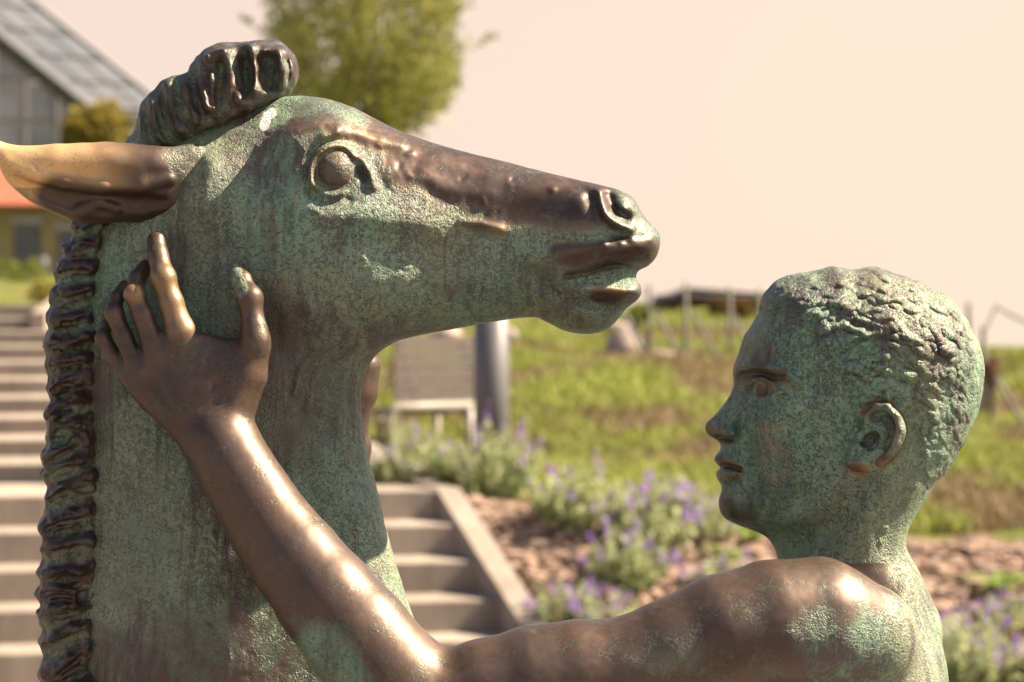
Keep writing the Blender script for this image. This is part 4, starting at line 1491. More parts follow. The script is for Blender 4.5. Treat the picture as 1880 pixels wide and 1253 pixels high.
child(m.build('side_wall', M['concrete'], st), st)

up = empty('upper_stairs', (-5.0, 16.0, 0.93))
tag(up, 'long upper flight of shallow concrete steps climbing towards the yellow house', 'stairs')
for j in range(1, 11):
    y0 = 13.2 + 0.58 * (j - 1)
    y1 = y0 + 0.64 + (2.4 if j == 10 else 0)
    z1 = 0.93 + 0.097 * j
    xr0, xr1 = (float(edge_x(y0)) - 0.004, float(edge_x(y1)) - 0.004) if j < 9 else (-3.62, -3.66)
    yl0, yl1 = y0 - 0.12 * (xr0 + 8), y1 - 0.12 * (xr1 + 8)
    m = MB().hexa([(-8, yl0, z1 - 0.22), (xr0, y0, z1 - 0.22), (xr1, y1, z1 - 0.22), (-8, yl1, z1 - 0.22), (-8, yl0, z1), (xr0, y0, z1), (xr1, y1, z1), (-8, yl1, z1)])
    child(m.build('step', M['concrete'], up, bevel=0.008), up)
m = MB()
for (ya, za, yb, zb_) in ((12.64, 0.94, 13.0, 0.98), (13.0, 0.98, 17.9, 1.80)):
    xa, xb = float(edge_x(ya)), float(edge_x(yb))
    m.hexa([(xa, ya, za - 0.9), (xa + 0.12, ya, za - 0.9), (xb + 0.12, yb, zb_ - 0.9), (xb, yb, zb_ - 0.9), (xa, ya, za), (xa + 0.12, ya, za), (xb + 0.12, yb, zb_), (xb, yb, zb_)])
child(m.build('side_wall', M['concrete'], up), up)
m = MB().hexa([(-3.615, 17.7, 1.6), (-3.50, 17.7, 1.6), (-3.72, 20.4, 1.8), (-3.84, 20.4, 1.8), (-3.615, 17.7, 1.84), (-3.50, 17.7, 1.84), (-3.72, 20.4, 2.06), (-3.84, 20.4, 2.06)])
child(m.build('kerb', M['concrete'], up), up)

# ------------------------------------------------------------------ plinth below the sculpture
o = MB().box(-0.44, 0.40, -0.25, 0.25, 0.0, CAMZ - (1565.5 - HOR) * S).build('plinth', M['granite'], None, bevel=0.01)
o.location = (0.0, SUBD, 0.0)
tag(o, 'plain grey granite plinth under the bronze sculpture', 'plinth')

# ------------------------------------------------------------------ bench and post
bench = empty('bench', (0, 0, 0))
bx0 = P(716, 862, 15.0)
bench.location = (bx0.x, bx0.y, bx0.z - 0.03)
bench.rotation_euler = (0, 0, math.radians(30))
tag(bench, 'slatted wooden bench with pale tubular frame on the lawn', 'bench')
for k in range(6):          # back slats
    z = 0.44 + k * 0.072
    y = 0.44 + k * 0.040
    m = MB().hexa([(0.27 + 0.02 * k, y, z), (1.02, y, z), (1.02, y + 0.028, z), (0.27 + 0.02 * k, y + 0.028, z), (0.27 + 0.02 * k, y + 0.026, z + 0.060), (1.02, y + 0.026, z + 0.060), (1.02, y + 0.054, z + 0.060), (0.27 + 0.02 * k, y + 0.054, z + 0.060)])
    m.build('back_slat', M['slat'], bench)
for x in (0.42, 0.90):
    MB().hexa([(x, 0.47, 0.40), (x + 0.03, 0.47, 0.40), (x + 0.03, 0.50, 0.40), (x, 0.50, 0.40), (x, 0.72, 0.85), (x + 0.03, 0.72, 0.85), (x + 0.03, 0.75, 0.85), (x, 0.75, 0.85)]).build('back_support', M['slat'], bench)
for k in range(5):
    MB().box(-0.55, 0.62, 0.02 + k * 0.085, 0.09 + k * 0.085, 0.385, 0.41).build('seat_slat', M['slat'], bench)
MB().tube([(0.0, 0, 0), (0.0, 0, 0.36), (0.01, 0, 0.40), (0.05, 0, 0.425), (0.62, 0, 0.425)], 0.026, 10).build('front_frame', M['steel'], bench, True)
MB().tube([(0.13, 0.40, 0), (0.13, 0.40, 0.39)], 0.024, 10).build('rear_leg', M['steel'], bench, True)
MB().tube([(0.58, 0.0, 0), (0.58, 0.0, 0.41)], 0.026, 10).build('front_leg', M['steel'], bench, True)
MB().tube([(0.55, 0.40, 0), (0.55, 0.40, 0.39)], 0.024, 10).build('rear_leg', M['steel'], bench, True)

post = empty('bollard_light', (0, 0, 0))
pb = P(902, 905, 13.9)
post.location = (pb.x, pb.y, pb.z)
tag(post, 'round grey metal bollard standing in front of the bench', 'bollard')
MB().tube([(0, 0, -0.2), (0, 0, 1.32)], 0.104, 32).build('shaft', M['post'], post, True)
MB().tube([(0, 0, 1.32), (0, 0, 1.34), (0, 0, 1.36)], [0.110, 0.110, 0.08], 32).build('cap', M['post'], post, True)
MB().tube([(0, 0, -0.05), (0, 0, 0.02)], 0.135, 32).build('base_ring', M['post'], post, True)

# ------------------------------------------------------------------ plants
def leaf_quad(mb, p, d, up, L, W):
    """a small leaf of two quads folded on its midrib"""
    s = d.cross(up)
    if s.length < 1e-4: s = Vector((1, 0, 0))
    s.normalize()
    n = s.cross(d).normalized()
    a, b, c = p, p + d * L * 0.5 + n * L * 0.06, p + d * L
    mb.add([a, b + s * W * 0.5, c, b - s * W * 0.5], [(0, 1, 2, 3)])


def rand_dir(up=0.0):
    v = Vector((random.gauss(0, 1), random.gauss(0, 1), random.gauss(0, 1) + up))
    return v.normalized()


def catmint_proto(seed, h, spread, nst, fl):
    random.seed(seed)
    st_, lf, fw = MB(), MB(), MB()
    for k in range(nst):
        a = random.uniform(0, 6.283)
        r = spread * math.sqrt(random.random())
        lean = Vector((math.cos(a), math.sin(a), 0)) * r
        hh = h * random.uniform(0.6, 1.0) * (1 - 0.35 * (r / spread) ** 2)
        p0 = lean * 0.35
        p1 = lean * 0.75 + Vector((0, 0, hh * 0.55))
        p2 = lean * 1.05 + Vector((random.uniform(-.03, .03), random.uniform(-.03, .03), hh))
        st_.tube([p0, p1, p2], [0.004, 0.003, 0.002], 4, False)
        for q in range(22):
            t = random.uniform(0.12, 0.95)
            p = p0.lerp(p1, t * 2) if t < 0.5 else p1.lerp(p2, t * 2 - 1)
            leaf_quad(lf, p, rand_dir(0.3), Vector((0, 0, 1)), random.uniform(0.025, 0.050), random.uniform(0.015, 0.028))
        if random.random() < fl:
            for q in range(11):
                t = random.uniform(0.7, 1.3)
                p = p1.lerp(p2, t) + rand_dir() * 0.010
                leaf_quad(fw, p, rand_dir(0.4), Vector((0, 0, 1)), random.uniform(0.018, 0.032), random.uniform(0.014, 0.022))
    return st_.mesh('stems'), lf.mesh('leaves'), fw.mesh('flowers')


cat_protos = [catmint_proto(1, 0.30, 0.22, 55, 0.28), catmint_proto(2, 0.36, 0.26, 62, 0.26), catmint_proto(3, 0.28, 0.20, 50, 0.5)]
GRP = 'catmint clumps in the flower bed'


def catmint(px, py, Y, sc, kind, label):
    p = P(px, py, Y)
    z = float(land(np.array(p.x), np.array(Y)))
    e = empty('catmint_plant', (p.x, Y, z), random.uniform(0, 6.28))
    sc *= 1.06
    e.scale = (sc, sc, sc * random.uniform(0.9, 1.3))
    tag(e, label, 'plant', GRP)
    a, b, c = cat_protos[kind]
    link('stems', a, M['mint'], e)
    link('foliage', b, M['mint'], e)
    if len(c.vertices): tag(link('flowers', c, M['flower'], e), kind='stuff')
    return e


def on_bed(px, py):
    """distance at which the sight line meets the land"""
    lo, hi = 10.7, 40.0
    for k in range(400):
        Y = 10.7 + k * 0.05
        p = P(px, py, Y)
        if p.z <= float(land(np.array(p.x), np.array(Y))) + 0.02: return Y
    return 20.0


for (px, py, sc, kd, lb) in [
        (1080, 985, 1.15, 1, 'large bushy catmint with lilac spikes nearest the bare soil patch'),
        (1190, 1030, 1.30, 2, 'catmint clump full of violet spikes midway between stairs and boy'),
        (1150, 1090, 1.0, 0, 'catmint clump above the near forearm, behind the upper arm'),
        (1040, 1160, 0.85, 2, 'low catmint with violet flowers rising over the upper arm'),
        (1120, 1190, 0.9, 2, 'catmint peeping over the middle of the upper arm'),
        (900, 930, 1.05, 1, 'leafy catmint at the top corner of the side wall'),
        (830, 900, 0.95, 0, 'leafy catmint growing left of the bollard foot'),
        (765, 892, 0.85, 1, 'grey green catmint behind the top step, below the bench legs'),
        (705, 890, 0.8, 0, 'catmint next to the foal\'s neck behind the top step'),
        (1230, 960, 0.8, 0, 'yellowish catmint on the far edge of the bed'),
        (1310, 1000, 0.8, 2, 'catmint just left of the boy\'s chin and neck'),
        (1775, 1205, 0.8, 2, 'violet flowered catmint beside the boy\'s back'),
        (1850, 1165, 0.75, 2, 'violet catmint at the right picture edge above the corner'),
        (1840, 1265, 0.95, 2, 'catmint filling the lower right corner of the picture'),
        (1770, 1290, 1.1, 0, 'catmint at the bottom edge beside the boy\'s lower back'),
        (1330, 1120, 0.9, 0, 'catmint half hidden behind the boy\'s shoulder')]:
    Y = on_bed(px, py) if py > 935 else {905: 13.2, 930: 12.75, 900: 12.95, 892: 12.9, 890: 12.85, 860: 13.75}.get(py, 12.8)
    catmint(px, py, Y, sc, kd, lb)


def strap_plant(px, py, Y, n, L, label):
    random.seed(int(px))
    p = P(px, py, Y)
    e = empty('broad_leaf_plant', (p.x, Y, float(land(np.array(p.x), np.array(Y)))))
    tag(e, label, 'plant', 'broad leaved plants in the bed')
    for k in range(n):
        a = random.uniform(0, 6.28)
        d = Vector((math.cos(a), math.sin(a), 0))
        s = Vector((-d.y, d.x, 0))
        l = L * random.uniform(0.7, 1.2)
        w = l * random.uniform(0.11, 0.17)
        vs, fs_ = [], []
        for q in range(6):
            t = q / 5
            c = d * l * (0.15 * t + 0.6 * t * t) + Vector((0, 0, l * (0.95 * t - 0.55 * t * t * t)))
            ww = w * math.sin(math.pi * (0.12 + 0.86 * t)) ** 0.8
            vs += [c - s * ww + Vector((0, 0, ww * 0.4)), c, c + s * ww + Vector((0, 0, ww * 0.4))]
        for q in range(5):
            b = q * 3
            fs_ += [(b, b + 1, b + 4, b + 3), (b + 1, b + 2, b + 5, b + 4)]
        MB().add(vs, fs_).build('leaf', M['broad_leaf'], e, True)
    return e


strap_plant(1350, 1035, 11.9, 12, 0.22, 'pale broad leaved plant in the bed beneath the boy\'s chin')
strap_plant(1390, 1015, 12.1, 9, 0.18, 'small broad leaved plant behind the boy\'s throat')
strap_plant(1838, 1105, 11.6, 11, 0.26, 'plant with arching pale green strap leaves right of the boy\'s back')
strap_plant(1725, 1110, 11.7, 7, 0.10, 'tiny green seedling on the soil behind the boy\'s back')

# wooden board between bed and lawn
eb = empty('edging_board', P(1770, 1000, 12.22))
tag(eb, 'narrow wooden edging board between the soil bed and the lawn', 'board')
a = P(1655, 995, 12.28)
b = P(1890, 1012, 12.18)
for k, (t0, t1) in enumerate(((0.0, 0.52), (0.525, 1.0))):
    p, q = a.lerp(b, t0), a.lerp(b, t1)
    zt = 0.012
    m = MB().hexa([(p.x, p.y, p.z - 0.16), (q.x, q.y, q.z - 0.16), (q.x, q.y + 0.03, q.z - 0.16), (p.x, p.y + 0.03, p.z - 0.16), (p.x, p.y, p.z + zt), (q.x, q.y, q.z + zt), (q.x, q.y + 0.03, q.z + zt), (p.x, p.y + 0.03, p.z + zt)])
    child(m.build('plank', M['edging'], eb), eb)
o = MB().tube([P(1700, 1095, 11.75), P(1790, 1110, 11.7), P(1850, 1118, 11.68)], [0.016, 0.018, 0.015], 6).build('fallen_stick', M['wood'])
tag(o, 'reddish brown stick lying on the soil right of the boy\'s back', 'stick')

# grass: nobody could count it
def grass_field(name, n, xr, yr, hr, mat, label, cond, seed):
    r = np.random.default_rng(seed)
    Y = r.uniform(yr[0] ** 0.5, yr[1] ** 0.5, n) ** 2
    x = r.uniform(xr[0], xr[1], n) * Y / 15.0
    dens = vnoise(np.stack([x, Y, 0 * x], 1), 0.9, seed) + 0.4 * vnoise(np.stack([x, Y, 0 * x], 1), 0.3, seed + 1)
    keep = cond(x, Y, dens)
    x, Y = x[keep], Y[keep]
    z = land(x, Y)
    k = len(x)
    h = r.uniform(hr[0], hr[1], k) * (0.75 + 0.02 * Y)
    an = r.uniform(0, 6.283, k)
    w = r.uniform(0.004, 0.009, k) * (0.7 + 0.03 * Y)
    bx_, by_ = np.cos(an) * w, np.sin(an) * w
    la = r.uniform(0, 6.283, k)
    lean = r.uniform(0.1, 0.7, k) * h
    V = np.zeros((k, 5, 3))
    V[:, 0] = np.stack([x - bx_, Y - by_, z - 0.01], 1)
    V[:, 1] = np.stack([x + bx_, Y + by_, z - 0.01], 1)
    mx, my, mz = x + np.cos(la) * lean * 0.3, Y + np.sin(la) * lean * 0.3, z + h * 0.6
    V[:, 2] = np.stack([mx + bx_ * 0.8, my + by_ * 0.8, mz], 1)
    V[:, 3] = np.stack([mx - bx_ * 0.8, my - by_ * 0.8, mz], 1)
    tx, ty, tz = x + np.cos(la) * lean, Y + np.sin(la) * lean, z + h * 0.95
    V[:, 4] = np.stack([tx, ty, tz], 1)
    b = np.arange(k) * 5
    T = np.concatenate([np.stack([b, b + 1, b + 2], 1), np.stack([b, b + 2, b + 3], 1), np.stack([b + 3, b + 2, b + 4], 1)], 0)
    o = link(name, np_mesh(name, V.reshape(-1, 3), T), mat)
    tag(o, label, 'grass', kind='stuff')


def lawn_ok(x, Y):
    return (x > edge_x(Y) + 0.2) & (Y > np.interp(x, [-0.4, 0.2, 1.2, 3.4], [12.9, 12.7, 12.3, 12.35]))


grass_field('meadow_grass', 150000, (-3.2, 4.2), (12.3, 26), (0.05, 0.13), M['grass'], 'fresh green meadow grass on the slope behind the bed', lambda x, Y, d: lawn_ok(x, Y) & (d > 0.56), 5)
grass_field('dry_grass', 80000, (-3.2, 4.2), (12.4, 24), (0.05, 0.11), M['dry_grass'], 'straw coloured dry grass patches on the slope', lambda x, Y, d: lawn_ok(x, Y) & (d < 0.74), 5)

# pale boulders on the slope
for (px, py, Y, sx, sy_, sz, lb) in [(1150, 640, 21.0, 0.19, 0.18, 0.17, 'upright pale boulder under the foal\'s chin'), (1212, 662, 20.5, 0.22, 0.15, 0.085, 'flat pale boulder lying right of the upright one'),
                                     (1135, 608, 23.5, 0.16, 0.14, 0.10, 'small pale boulder above the other two under the chin'), (822, 618, 21.5, 0.14, 0.12, 0.09, 'pale stone just left of the bollard, behind the bench'),
                                     (938, 616, 20.5, 0.06, 0.06, 0.07, 'small pale stone touching the right side of the bollard'), (783, 608, 22.5, 0.12, 0.1, 0.08, 'pale stone farthest left behind the bench back')]:
    p = P(px, py, Y)
    z = float(land(np.array(p.x), np.array(Y)))
    me = rock_mesh('boulder', int(px), sx, sy_, sz, 3, 0.28)
    me.polygons.foreach_set('use_smooth', [True] * len(me.polygons))
    o = link('boulder', me, M['stone'])
    o.location = (p.x, Y, p.z)
    tag(o, lb, 'boulder', 'pale boulders on the slope')

# trellis posts with raking struts and wires
def trellis(px, ptop, pbot, Y, strut, label):
    t_, b_ = P(px, ptop, Y), P(px, pbot, Y)
    e = empty('trellis_post', b_)
    tag(e, label, 'post', 'trellis posts on the slope')
    child(MB().tube([b_ - Vector((0, 0, 0.3)), t_], 0.022, 8).build('upright', M['trellis'], e, True), e)
    if strut:
        s0, s1 = P(strut[0], strut[1], Y - 0.3), P(strut[2], strut[3], Y - 0.9)
        child(MB().tube([s0, s1], 0.017, 8).build('strut', M['trellis'], e, True), e)


trellis(1192, 525, 675, 21.0, (1148, 575, 1188, 665), 'leftmost trellis post beside the foal\'s lower lip')
trellis(1259, 520, 695, 21.0, (1206, 572, 1256, 672), 'second trellis post from the foal, with raking strut')
trellis(1340, 528, 690, 21.0, (1270, 570, 1342, 700), 'third trellis post, nearest the boy\'s forehead')
trellis(1395, 532, 690, 21.5, (1350, 585, 1372, 630), 'trellis post half hidden behind the boy\'s forehead')
trellis(1779, 556, 700, 19.0, None, 'dark trellis post touching the back of the boy\'s head')
trellis(1806, 600, 745, 17.5, (1828, 690, 1890, 800), 'leaning trellis post right of the boy\'s head with strut')
for k, (py0, py1, lb) in enumerate(((540, 546, 'top trellis wire above the slope'), (590, 597, 'middle trellis wire across the slope'), (632, 640, 'lower trellis wire across the slope'))):
    o = MB().tube([P(1150, py0, 21.0), P(1270, (py0 + py1) / 2 + 2, 21.0), P(1400, py1, 21.2)], 0.005, 5).build('wire', M['grey_metal'])
    tag(o, lb, 'wire')
o = MB().tube([P(1800, 640, 17.5), P(1812, 600, 17.5), P(1829, 562, 17.6), P(1845, 573, 17.8), P(1900, 600, 18.0)], 0.011, 6).build('bent_cane', M['trellis'])
tag(o, 'thin bent cane arching right of the boy\'s head', 'cane')


# ------------------------------------------------------------------ shrubs and trees
def crown_mesh(seed, rx, ry, rz, nclump, nleaf, L, W, hollow=0.45, up=0.0, flat=1.0):
    random.seed(seed)
    mb = MB()
    for k in range(nclump):
        d = rand_dir(up)
        r = hollow + (1 - hollow) * random.random() ** 0.6
        bump_ = 0.86 + 0.22 * math.sin(d.x * 5 + seed) * math.cos(d.z * 4 + seed * 2) + random.uniform(-0.08, 0.08)
        c = Vector((d.x * rx, d.y * ry, d.z * rz)) * r * bump_
        cr = random.uniform(0.10, 0.20) * (rx + rz) * 0.5
        for q in range(nleaf):
            p = c + Vector((random.gauss(0, 0.5), random.gauss(0, 0.5), random.gauss(0, 0.5))) * cr
            dd = (rand_dir(0.2) + d * 0.6).normalized()
            leaf_quad(mb, p, dd, Vector((0, 0, 1)), L * random.uniform(0.6, 1.2), W * random.uniform(0.6, 1.2))
    return mb.mesh('crown')


def shrub(name, px, py, Y, rx, rz, mat, seed, label, cat='shrub', nclump=70, nleaf=40, L=0.10, W=0.06, stem=None, group=None):
    p = P(px, py, Y)
    z0 = float(land(np.array(p.x), np.array(Y)))
    e = empty(name, (p.x, Y, z0))
    tag(e, label, cat, group)
    cr = link('crown', crown_mesh(seed, rx, rx, rz, nclump, nleaf, L, W), mat, e)
    cr.location = (0, 0, p.z - z0)
    random.seed(seed)
    m = MB()
    for k in range(5):
        a = k * 1.26 + seed
        m.tube([(0, 0, -0.1), (0.1 * math.cos(a) * rx, 0.1 * math.sin(a) * rx, (p.z - z0) * 0.4), (0.5 * math.cos(a) * rx, 0.5 * math.sin(a) * rx, (p.z - z0) + 0.1 * rz)], [0.035 * rx + 0.012, 0.03 * rx + 0.008, 0.01], 6)
    m.build('trunk', M['bark'], e, True)
    return e


# the round tree behind the foal's head
tp = P(700, 55, 30.0)
tz = 1.9
tree = empty('tree', (tp.x, 30.0, tz))
tag(tree, 'round olive green tree behind the foal\'s forehead', 'tree')
random.seed(21)
m = MB()
fork = Vector((0.15, 0, P(735, 290, 30).z - tz))
m.tube([(0.1, 0, -0.2), (0.12, 0.02, 0.8), fork], [0.13, 0.11, 0.09], 10)
tips = []
for k in range(22):
    a = random.uniform(0, 6.283)
    sp = random.uniform(0.2, 1.1)
    top_ = Vector((-0.15 + math.cos(a) * sp, math.sin(a) * sp, fork.z + random.uniform(1.0, 2.9)))
    mid_ = fork.lerp(top_, 0.45) + Vector((math.cos(a) * 0.12, math.sin(a) * 0.12, -0.05))
    m.tube([fork - Vector((0, 0, 0.1)), mid_, top_], [0.045, 0.028, 0.008], 6)
    tips.append((mid_, top_))
m.build('trunk', M['bark'], tree, True)
lf = MB()
for k in range(430):
    # upswept egg-shaped crown, narrow at the fork
    while True:
        h = random.uniform(0.0, 1.0)
        rad = 1.27 * max(math.sin(math.pi * (0.04 + 0.92 * h)), 0.0) ** 0.62
        a = random.uniform(0, 6.283)
        r = rad * (0.30 + 0.70 * math.sqrt(random.random()))
        if vnoise(np.array([[math.cos(a) * r * 2 + 9, math.sin(a) * r * 2 + 9, h * 7]]), 1.0, 5)[0] > 0.42: break
    c = Vector((-0.17 + math.cos(a) * r, math.sin(a) * r, fork.z + 0.20 + h * 3.0))
    out = Vector((math.cos(a) * 0.5 * r, math.sin(a) * 0.5 * r, 1.0)).normalized()
    for q in range(46):
        p = c + Vector((random.gauss(0, 0.085), random.gauss(0, 0.085), random.gauss(0, 0.17)))
        leaf_quad(lf, p, (rand_dir() * 0.8 + out).normalized(), Vector((0, 1, 0)), random.uniform(0.06, 0.12), random.uniform(0.025, 0.05))
for k in range(26):         # loose sprays on the outline
    a = random.uniform(0, 6.283)
    h = random.uniform(0.05, 0.95)
    rad = 1.27 * max(math.sin(math.pi * (0.04 + 0.92 * h)), 0.0) ** 0.62 + 0.05
    c = Vector((-0.17 + math.cos(a) * rad, math.sin(a) * rad, fork.z + 0.2 + h * 3.0))
    d = Vector((math.cos(a), math.sin(a), 0.6)).normalized()
    for q in range(26):
        t = random.random()
        leaf_quad(lf, c + d * t * 0.42 + rand_dir() * 0.04, (rand_dir() * 0.7 + d).normalized(), Vector((0, 1, 0)), 0.08, 0.03)
lf.build('crown', M['tree_leaf'], tree)

shrub('shrub', 180, 246, 34.0, 0.66, 0.44, M['gold_leaf'], 3, 'golden yellow shrub in front of the greenhouse, above the foal\'s ear', nclump=150, nleaf=50, L=0.10, W=0.06, group='garden shrubs')
shrub('shrub', 30, 512, 26.0, 0.36, 0.22, M['lime_leaf'], 5, 'lime green shrub at the head of the upper stairs', nclump=50, nleaf=36, L=0.06, W=0.035, group='garden shrubs')
shrub('shrub', 90, 545, 22.5, 0.20, 0.24, M['gold_leaf'], 6, 'yellow shrub between upper stairs and mane', nclump=40, nleaf=36, L=0.05, W=0.03, group='garden shrubs')
shrub('shrub', -40, 520, 26.5, 0.34, 0.2, M['lime_leaf'], 8, 'lime green shrub cut by the left picture edge', nclump=40, nleaf=36, L=0.06, W=0.035, group='garden shrubs')
shrub('shrub', 1319, 562, 24.5, 0.13, 0.10, M['orange_leaf'], 11, 'orange brown shrub in front of the hut', nclump=30, nleaf=30, L=0.04, W=0.025, group='garden shrubs')
shrub('shrub', 1372, 568, 24.5, 0.20, 0.10, M['orange_leaf'], 12, 'orange brown shrub right of the hut, by the boy\'s forehead', nclump=36, nleaf=30, L=0.04, W=0.025, group='garden shrubs')
shrub('shrub', 1168, 580, 23.0, 0.16, 0.14, M['lime_leaf'], 13, 'dark green shrub below the foal\'s lip', nclump=36, nleaf=30, L=0.04, W=0.025, group='garden shrubs')
shrub('shrub', 1820, 685, 17.0, 0.085, 0.12, M['red_leaf'], 14, 'reddish bush behind the boy\'s head', nclump=26, nleaf=30, L=0.03, W=0.02, group='garden shrubs')

# ------------------------------------------------------------------ hut on the crest
hut = empty('hut', P(1308, 572, 34.0))
tag(hut, 'low brown hut with dark flat pitched roof on the crest', 'hut')
a, b = P(1218, 580, 34), P(1402, 580, 34)
ztop = P(0, 541, 34).z
child(MB().box(a.x, b.x + 0.15, 34.0, 36.0, a.z - 0.4, ztop).build('wall', M['hut_wall'], hut), hut)
r0, r1, r2 = P(1206, 552, 33.8), P(1268, 529, 33.8), P(1412, 540, 33.8)
m = MB()
th = 0.11
for (p, q) in ((r0, r1), (r1, r2)):
    m.hexa([(p.x, 33.75, p.z - th), (q.x, 33.75, q.z - th), (q.x, 36.2, q.z - th), (p.x, 36.2, p.z - th), (p.x, 33.75, p.z), (q.x, 33.75, q.z), (q.x, 36.2, q.z), (p.x, 36.2, p.z)])
child(m.build('roof', M['hut_roof'], hut), hut)
a, b = P(1290, 550, 33.98), P(1306, 575, 33.98)
child(MB().box(a.x, b.x, 33.96, 33.995, b.z, a.z).build('door', M['dark_metal'], hut), hut)

# ------------------------------------------------------------------ yellow house
YB = 60.0
house = empty('yellow_house', P(100, 520, YB))
tag(house, 'yellow rendered house with orange tiled roof and dark blinds', 'house')
a, b = P(-140, 376, YB), P(330, 560, YB)
child(MB().box(a.x, b.x, YB, YB + 5.0, b.z - 0.6, a.z).build('wall', M['yellow_wall'], house), house)
e0_, e1_ = P(-150, 378, YB - 0.35), P(345, 378, YB - 0.35)
rz_ = P(0, 303, YB + 2.5).z
nt = 22
for k in range(nt):         # courses of tile seen as ribs
    xa = e0_.x + (e1_.x - e0_.x) * k / nt
    xb = e0_.x + (e1_.x - e0_.x) * (k + 0.94) / nt
    m = MB().hexa([(xa, YB - 0.35, e0_.z - 0.04), (xb, YB - 0.35, e0_.z - 0.04), (xb, YB + 2.5, rz_ - 0.05), (xa, YB + 2.5, rz_ - 0.05), (xa, YB - 0.35, e0_.z + 0.04), (xb, YB - 0.35, e0_.z + 0.04), (xb, YB + 2.5, rz_), (xa, YB + 2.5, rz_)])
    child(m.build('roof_strip', M['roof_tile'], house), house)
m = MB().hexa([(e0_.x, YB + 2.52, rz_ - 0.06), (e1_.x, YB + 2.52, rz_ - 0.06), (e1_.x, YB + 5.3, e0_.z - 0.06), (e0_.x, YB + 5.3, e0_.z - 0.06), (e0_.x, YB + 2.52, rz_), (e1_.x, YB + 2.52, rz_), (e1_.x, YB + 5.3, e0_.z), (e0_.x, YB + 5.3, e0_.z)])
child(m.build('rear_roof', M['roof_tile'], house), house)
for (x0, x1, y0, y1) in ((-70, -25, 412, 494), (28, 74, 412, 494), (108, 150, 424, 494), (190, 236, 412, 494)):
    a, b = P(x0, y0, YB), P(x1, y1, YB)
    w_ = child(MB().box(a.x, b.x, YB - 0.05, YB - 0.004, b.z, a.z).build('window', M['win_glass'], house), house)
    for q in range(6):
        za = a.z - (a.z - b.z) * q / 6
        zb = a.z - (a.z - b.z) * (q + 0.8) / 6
        ch = MB().box(a.x + 0.04, b.x - 0.04, YB - 0.075, YB - 0.056, zb, za).build('blind_slat', M['blind'], w_)
        ch.matrix_parent_inverse = Matrix.Identity(4)
    ch = MB().box(a.x - 0.10, b.x + 0.10, YB - 0.16, YB - 0.006, a.z + 0.002, a.z + 0.17).build('shutter_box', M['white_trim'], w_)
o = MB().tube([(0, 0, 0), (0, 0, 0.42), (0, 0, 0.50)], [0.16, 0.17, 0.09], 12).build('waste_bin', M['dark_metal'], None, True)
o.location = P(76, 510, 56.0)
tag(o, 'dark round waste bin in front of the yellow house', 'waste bin')

# ------------------------------------------------------------------ greenhouse
GY = 78.0
gh = empty('greenhouse', P(0, 480, GY))
tag(gh, 'large glass greenhouse with dark gable beam, upper left', 'greenhouse')
A = P(160, 198, GY)
B = P(-150, -48, GY)
k_ = GY / FPX
Lv = Vector((2.55, 1.2, 0.0))
A2, B2 = A + Lv, B + Lv + Vector((0.35, 0, -0.25))
C = Vector((2 * B.x - A.x, GY, A.z))


def bar(p, q, r, name, mat, n=4):
    return child(MB().tube([p, q], r, n).build(name, mat, gh), gh)


bar(A + Vector((0.15, -0.15, -0.15)), B + Vector((0, -0.15, 0.0)), 0.34, 'gable_beam', M['dark_metal'])
bar(A2, B2, 0.11, 'far_rafter', M['grey_metal'])
bar(A, A2 + Vector((0.2, 0, 0)), 0.10, 'eaves_gutter', M['grey_metal'])
bar(B, B2, 0.12, 'ridge', M['grey_metal'])
# roof glass: panes between rafters
NR, NC = 5, 3
for i in range(NR):
    for j in range(NC):
        def rp(s, t):
            return A.lerp(A2, t).lerp(B.lerp(B2, t), s)
        s0, s1, t0, t1 = i / NR + 0.012, (i + 1) / NR - 0.012, j / NC + 0.02, (j + 1) / NC - 0.02
        n_ = Vector((0.5, -0.3, 0.8)).normalized() * 0.03
        q4 = [rp(s0, t0), rp(s0, t1), rp(s1, t1), rp(s1, t0)]
        m = MB().hexa([v - n_ for v in q4] + [v + n_ for v in q4])
        child(m.build('roof_pane', M['roof_pane'], gh), gh)
for i in range(1, NR):
    bar(A.lerp(B, i / NR), A2.lerp(B2, i / NR), 0.05, 'purlin', M['dark_metal'])
for j in range(1, NC):
    bar(A.lerp(A2, j / NC), B.lerp(B2, j / NC), 0.055, 'rafter', M['dark_metal'])
C2 = C + Lv
bar(C + Vector((-0.15, -0.15, -0.15)), B + Vector((0, -0.15, 0.0)), 0.34, 'gable_beam', M['dark_metal'])
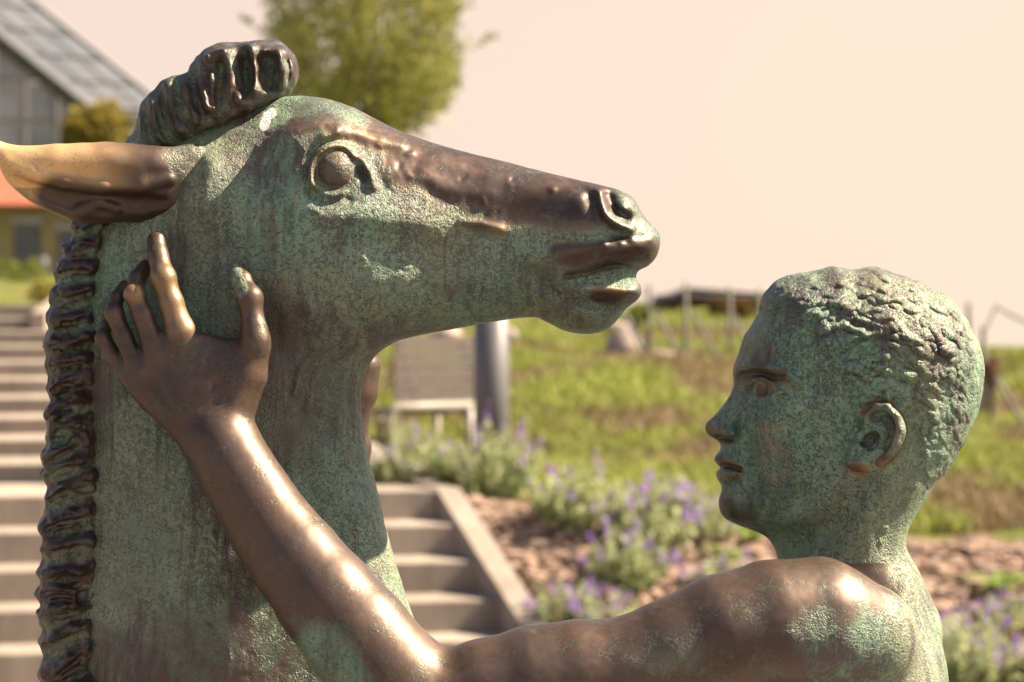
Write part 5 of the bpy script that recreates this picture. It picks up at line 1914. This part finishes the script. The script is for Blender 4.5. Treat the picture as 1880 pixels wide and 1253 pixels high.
for i in range(NR):
    for j in range(NC):
        lp = lambda s_, t_: C.lerp(C2, t_).lerp(B.lerp(B2, t_), s_)
        s0, s1, t0, t1 = i / NR + 0.012, (i + 1) / NR - 0.012, j / NC + 0.02, (j + 1) / NC - 0.02
        n_ = Vector((-0.5, -0.3, 0.8)).normalized() * 0.03
        q4 = [lp(s0, t0), lp(s0, t1), lp(s1, t1), lp(s1, t0)]
        child(MB().hexa([v - n_ for v in q4] + [v + n_ for v in q4]).build('roof_pane', M['roof_pane'], gh), gh)
# gable wall: mullions, transoms, panes
gx = [A.x - t for t in np.arange(0.0, 11.5, 1.03)]
zb = P(0, 480, GY).z


def roof_z(x):
    return A.z + max(min(A.x - x, x - C.x), 0.0) * (B.z - A.z) / (A.x - B.x)


zl = [zb, zb + 1.6, zb + 3.2, zb + 4.6, zb + 6.0, zb + 7.4, zb + 8.8]
for i, x in enumerate(gx):
    bar(Vector((x, GY - 0.03, zb)), Vector((x, GY - 0.03, min(roof_z(x), 14))), 0.075, 'mullion', M['grey_metal'])
    if i + 1 == len(gx): break
    x2 = gx[i + 1]
    for k in range(len(zl) - 1):
        zt0, zt1 = min(zl[k + 1], roof_z(x)), min(zl[k + 1], roof_z(x2))
        if max(zt0, zt1) <= zl[k] + 0.1: continue
        zt1 = max(zt1, zl[k] + 0.13)
        q4 = [(x2 + 0.08, zl[k] + 0.06), (x - 0.08, zl[k] + 0.06), (x - 0.08, max(zt0 - 0.06, zl[k] + 0.07)), (x2 + 0.08, zt1 - 0.06)]
        dy = random.uniform(-0.012, 0.012)
        m = MB().hexa([(u, GY + 0.05 + dy, v) for u, v in q4] + [(u, GY + 0.02 + dy, v) for u, v in q4])
        child(m.build('pane', M['pane'], gh), gh)
for z in zl[1:]:
    xe = A.x if z < A.z else A.x - (z - A.z) * (A.x - B.x) / (B.z - A.z)
    if xe > B.x:
        bar(Vector((2 * B.x - xe, GY - 0.05, z)), Vector((xe, GY - 0.05, z)), 0.06, 'transom', M['grey_metal'])
# side wall below the eaves
for j in range(NC):
    p, q = A.lerp(A2, j / NC + 0.02), A.lerp(A2, (j + 1) / NC - 0.02)
    m = MB().hexa([(p.x, p.y, zb), (q.x, q.y, zb), (q.x, q.y + 0.04, zb), (p.x, p.y + 0.04, zb), (p.x, p.y, p.z - 0.12), (q.x, q.y, q.z - 0.12), (q.x, q.y + 0.04, q.z - 0.12), (p.x, p.y + 0.04, p.z - 0.12)])
    child(m.build('side_pane', M['pane'], gh), gh)
